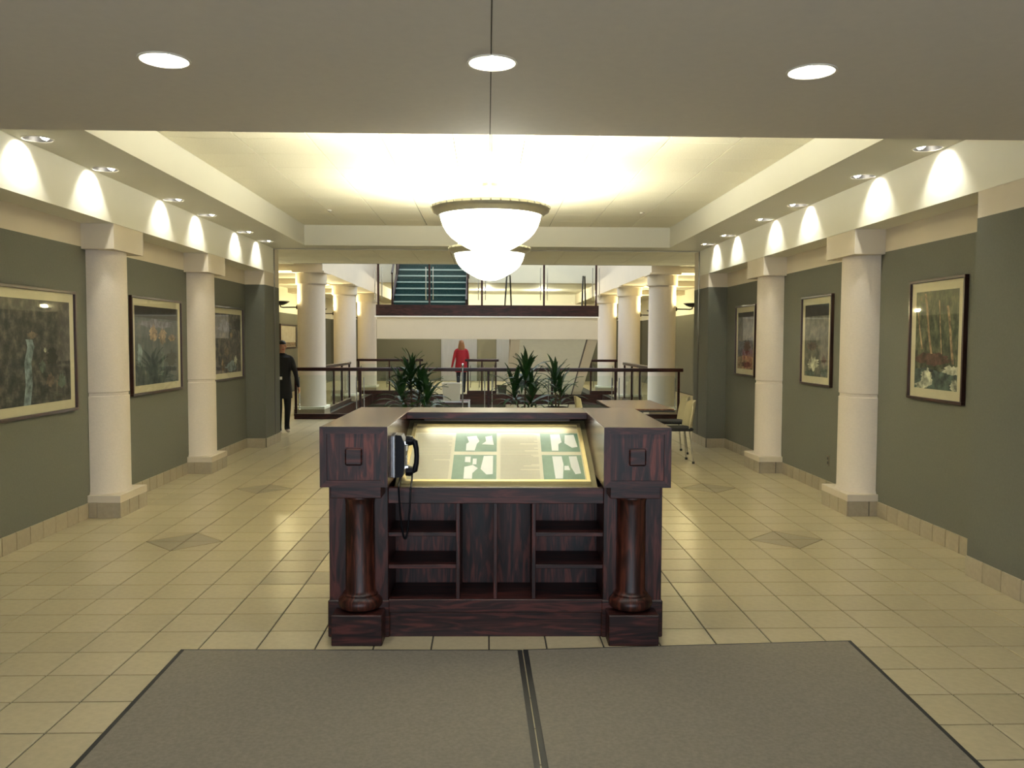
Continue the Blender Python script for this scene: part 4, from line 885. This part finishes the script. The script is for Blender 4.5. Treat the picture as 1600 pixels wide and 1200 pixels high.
# ------------------------------------------------------------------ tub on a glass stand, chrome post
t = thing('glass_stand', 'low steel and glass stand between the plants beyond the kiosk', 'stand', (-0.70, 16.5, 0))
for x in (-0.34, 0.34):
    for y in (-0.2, 0.2): m = MB(); m.box(x - 0.015, x + 0.015, y - 0.015, y + 0.015, 0, 0.44); m.build('leg', M_STEEL, t)
for z in (0.28, 0.44):
    m = MB(); m.box(-0.36, 0.36, -0.22, 0.22, z, z + 0.012); m.build('glass_shelf', M_RGLASS, t)
    m = MB(); m.box(-0.36, 0.36, -0.225, -0.215, z - 0.01, z + 0.018); m.box(-0.36, 0.36, 0.215, 0.225, z - 0.01, z + 0.018); m.build('rim', M_STEEL, t)
t = thing('white_tub', 'white tapered tub standing on the low glass stand', 'tub', (-0.70, 16.5, 0.4525))
m = MB(); m.lathe([(0.001, 0.0), (0.175, 0.0), (0.2, 0.32), (0.212, 0.325), (0.212, 0.345), (0.19, 0.345), (0.168, 0.02), (0.001, 0.02)], 4, (0, 0, 0), 0, PI / 4, PI / 4 + 2 * PI, sx=1.25, sy=1.0); m.build('body', M_WHITE, t)
t = thing('chrome_post', 'slim chrome rope post standing beyond the kiosk bar', 'post', (-0.46, 15.6, 0))
m = MB(); m.lathe([(0.001, 0.0), (0.15, 0.0), (0.15, 0.012), (0.02, 0.03), (0.014, 0.05)], 24); m.build('base', M_CHROME, t, True)
m = MB(); m.cyl(0, 0, 0.04, 1.12, 0.014, 12); m.build('pole', M_CHROME, t, True); m = MB(); m.lathe([(0.001, 1.2), (0.02, 1.19), (0.026, 1.165), (0.02, 1.14), (0.012, 1.12)], 16); m.build('knob', M_CHROME, t, True)

# ------------------------------------------------------------------ people
def body_mesh(J, E, root, name):
    """skin a joint graph: J = {joint: (x, y, z, rx, ry)}, E = list of joint pairs"""
    keys = list(J); me = bpy.data.meshes.new(name)
    me.from_pydata([J[k][:3] for k in keys], [(keys.index(a), keys.index(b)) for a, b in E], [])
    o = bpy.data.objects.new(name + '_rig', me); COL.objects.link(o)
    md = o.modifiers.new('skin', 'SKIN'); md.use_smooth_shade = True; sb = o.modifiers.new('sub', 'SUBSURF'); sb.levels = 2; sb.render_levels = 2
    for i, k in enumerate(keys):
        sv = me.skin_vertices[0].data[i]; sv.radius = (J[k][3], J[k][4]); sv.use_root = (k == root)
    dg = bpy.context.evaluated_depsgraph_get(); dg.update()
    out = bpy.data.meshes.new_from_object(o.evaluated_get(dg)); bpy.data.objects.remove(o)
    out.name = name; return out
def figure(pose):
    J = {'pelvis': (0, 0, .90, .125, .095), 'belly': (0, 0, 1.02, .12, .085), 'chest': (0, .0, 1.2, .15, .1), 'collar': (0, -.01, 1.34, .085, .07), 'neck': (0, .0, 1.40, .05, .05), 'jaw': (0, .02, 1.455, .056, .066), 'face': (0, .018, 1.52, .07, .086), 'crown': (0, .008, 1.575, .06, .075)}
    E = [('pelvis', 'belly'), ('belly', 'chest'), ('chest', 'collar'), ('collar', 'neck'), ('neck', 'jaw'), ('jaw', 'face'), ('face', 'crown')]
    for s, n in ((-1, 'l'), (1, 'r')):
        el, wr, kn, an = pose[n]
        J['sh' + n] = (s * .165, -.01, 1.31, .062, .062); J['el' + n] = (s * .165 + s * el[0], el[1], 1.31 + el[2], .044, .044); e = J['el' + n]
        J['wr' + n] = (e[0] + s * wr[0], e[1] + wr[1], e[2] + wr[2], .028, .03); w = Vector(J['wr' + n][:3]); d = (w - Vector(e[:3])).normalized()
        pm = w + d * .06; J['pa' + n] = (*pm, .018, .036)
        E += [('collar', 'sh' + n), ('sh' + n, 'el' + n), ('el' + n, 'wr' + n), ('wr' + n, 'pa' + n)]
        side = Vector((0, 1, 0)); inn = Vector((-s, 0, 0))
        for k in range(4):
            off = side * ((k - 1.5) * .019); ln = (.038, .044, .042, .033)[k]
            a = pm + d * .03 + off; b = a + d * ln + inn * .006; c = b + d * ln * .7 + inn * .016
            J['f%s%da' % (n, k)] = (*a, .0095, .0095); J['f%s%db' % (n, k)] = (*b, .0085, .0085); J['f%s%dc' % (n, k)] = (*c, .0075, .0075)
            E += [('pa' + n, 'f%s%da' % (n, k)), ('f%s%da' % (n, k), 'f%s%db' % (n, k)), ('f%s%db' % (n, k), 'f%s%dc' % (n, k))]
        a = w + d * .03 + side * .034; b = a + d * .03 + side * .016 + inn * .01
        J['t%sa' % n] = (*a, .011, .011); J['t%sb' % n] = (*b, .009, .009); E += [('wr' + n, 't%sa' % n), ('t%sa' % n, 't%sb' % n)]
        J['hip' + n] = (s * .085, 0, .84, .09, .09); J['kn' + n] = (s * .09, kn[0], kn[1], .056, .06); J['an' + n] = (s * .09, an[0], an[1], .04, .042)
        J['to' + n] = (s * .095, an[0] + .12, max(.032, an[1] - .055), .034, .028); J['he' + n] = (s * .09, an[0] - .035, max(.034, an[1] - .045), .03, .03)
        E += [('pelvis', 'hip' + n), ('hip' + n, 'kn' + n), ('kn' + n, 'an' + n), ('an' + n, 'to' + n), ('an' + n, 'he' + n)]
    return J, E
def dress(me, rules, mats):
    for m in mats: me.materials.append(m)
    for p in me.polygons: p.material_index = rules(p.center); p.use_smooth = True
def ellip(mb, c, r, a0=-PI / 2, a1=PI / 2, n=14, m=0):
    pr = [(max(1e-4, math.cos(a0 + (a1 - a0) * i / n)), math.sin(a0 + (a1 - a0) * i / n)) for i in range(n + 1)]; b = len(mb.v)
    mb.lathe([(p[0], p[1]) for p in pr], 20, (0, 0, 0), m)
    for i in range(b, len(mb.v)): v = mb.v[i]; mb.v[i] = (c[0] + v[0] * r[0], c[1] + v[1] * r[1], c[2] + v[2] * r[2])
def head_bits(t, hair_mat, long_hair):
    m = MB(); ellip(m, (0, -.004, 1.552), (.08, .094, .078), 0.05, PI / 2)          # crown of hair
    ellip(m, (0, -.042, 1.52), (.079, .062, .095))
    if long_hair:
        m.lathe([(.086, 1.52), (.1, 1.44), (.105, 1.36), (.09, 1.28), (.05, 1.25), (.001, 1.245)], 20, (0, -.045, 0), 0, sx=1.0, sy=0.62)
    m.build('hair', hair_mat, t, True)
    m = MB(); m.tube([(0, .098, 1.535), (0, .112, 1.51), (0, .118, 1.498)], [.007, .01, .011], 8); m.build('nose', M_SKIN, t, True)
    for s in (-1, 1):
        m = MB(); ellip(m, (s * .03, .098, 1.53), (.011, .006, .006)); m.build('eye', M_BHAIR, t, True)
        m = MB(); ellip(m, (s * .074, .005, 1.515), (.01, .018, .028)); m.build('ear', M_SKIN, t, True)
    m = MB(); ellip(m, (0, .093, 1.468), (.024, .008, .006)); m.build('mouth', M_RED, t, True)
# person in black, walking out from behind the end of the hall wall
J, E = figure({'l': ((.05, .08, -.26), (.0, .14, -.2), (.02, .45), (-.05, .085)), 'r': ((.05, -.06, -.27), (.0, .02, -.25), (.12, .47), (.1, .085))})
me = body_mesh(J, E, 'pelvis', 'body')
dress(me, lambda c: 2 if c.z < .075 else (1 if (c.z > 1.405 or (abs(c.x) > .19 and c.z < .82)) else 0), [M_BLACKCLOTH, M_SKIN, M_SHOE])
t = thing('person', 'person in black top and trousers with pale shoes, half behind the hall wall', 'person', (-3.54, 14.72, 0.0), math.radians(-150)); t.scale = (1, 1, 0.99)
link('body', me, t); head_bits(t, M_BHAIR, False)
m = MB(); m.lathe([(.175, .62), (.172, .8), (.15, .98), (.165, 1.2), (.15, 1.33), (.06, 1.385)], 24, sx=1.0, sy=0.72); m.build('tunic', M_BLACKCLOTH, t, True)
m = MB(); m.cbox(.03, .075, .112, .118, .95, 1.0, .002); m.build('badge', M_WHITE, t)
# person in the red jacket, seen from behind
J, E = figure({'l': ((.07, -.03, -.26), (.05, .03, -.24), (.02, .46), (.0, .085)), 'r': ((.05, .02, -.27), (-.02, .2, -.12), (.02, .46), (.02, .085))})
me = body_mesh(J, E, 'pelvis', 'body')
dress(me, lambda c: 3 if c.z < .07 else (1 if (c.z > 1.405 or (abs(c.x) > .17 and c.z < .80)) else (2 if c.z < .7 else 0)), [M_RED, M_SKIN, M_NAVY, M_RUBBER])
t = thing('person', 'person with long light hair in a red jacket, seen from behind', 'person', (-0.80, 26.0, 0.0), math.radians(6))
link('body', me, t); head_bits(t, M_BLONDE, True)
m = MB(); m.lathe([(.195, .66), (.19, .82), (.165, 1.0), (.178, 1.2), (.16, 1.32), (.06, 1.39)], 24, sx=1.0, sy=0.74); m.build('jacket', M_RED, t, True)
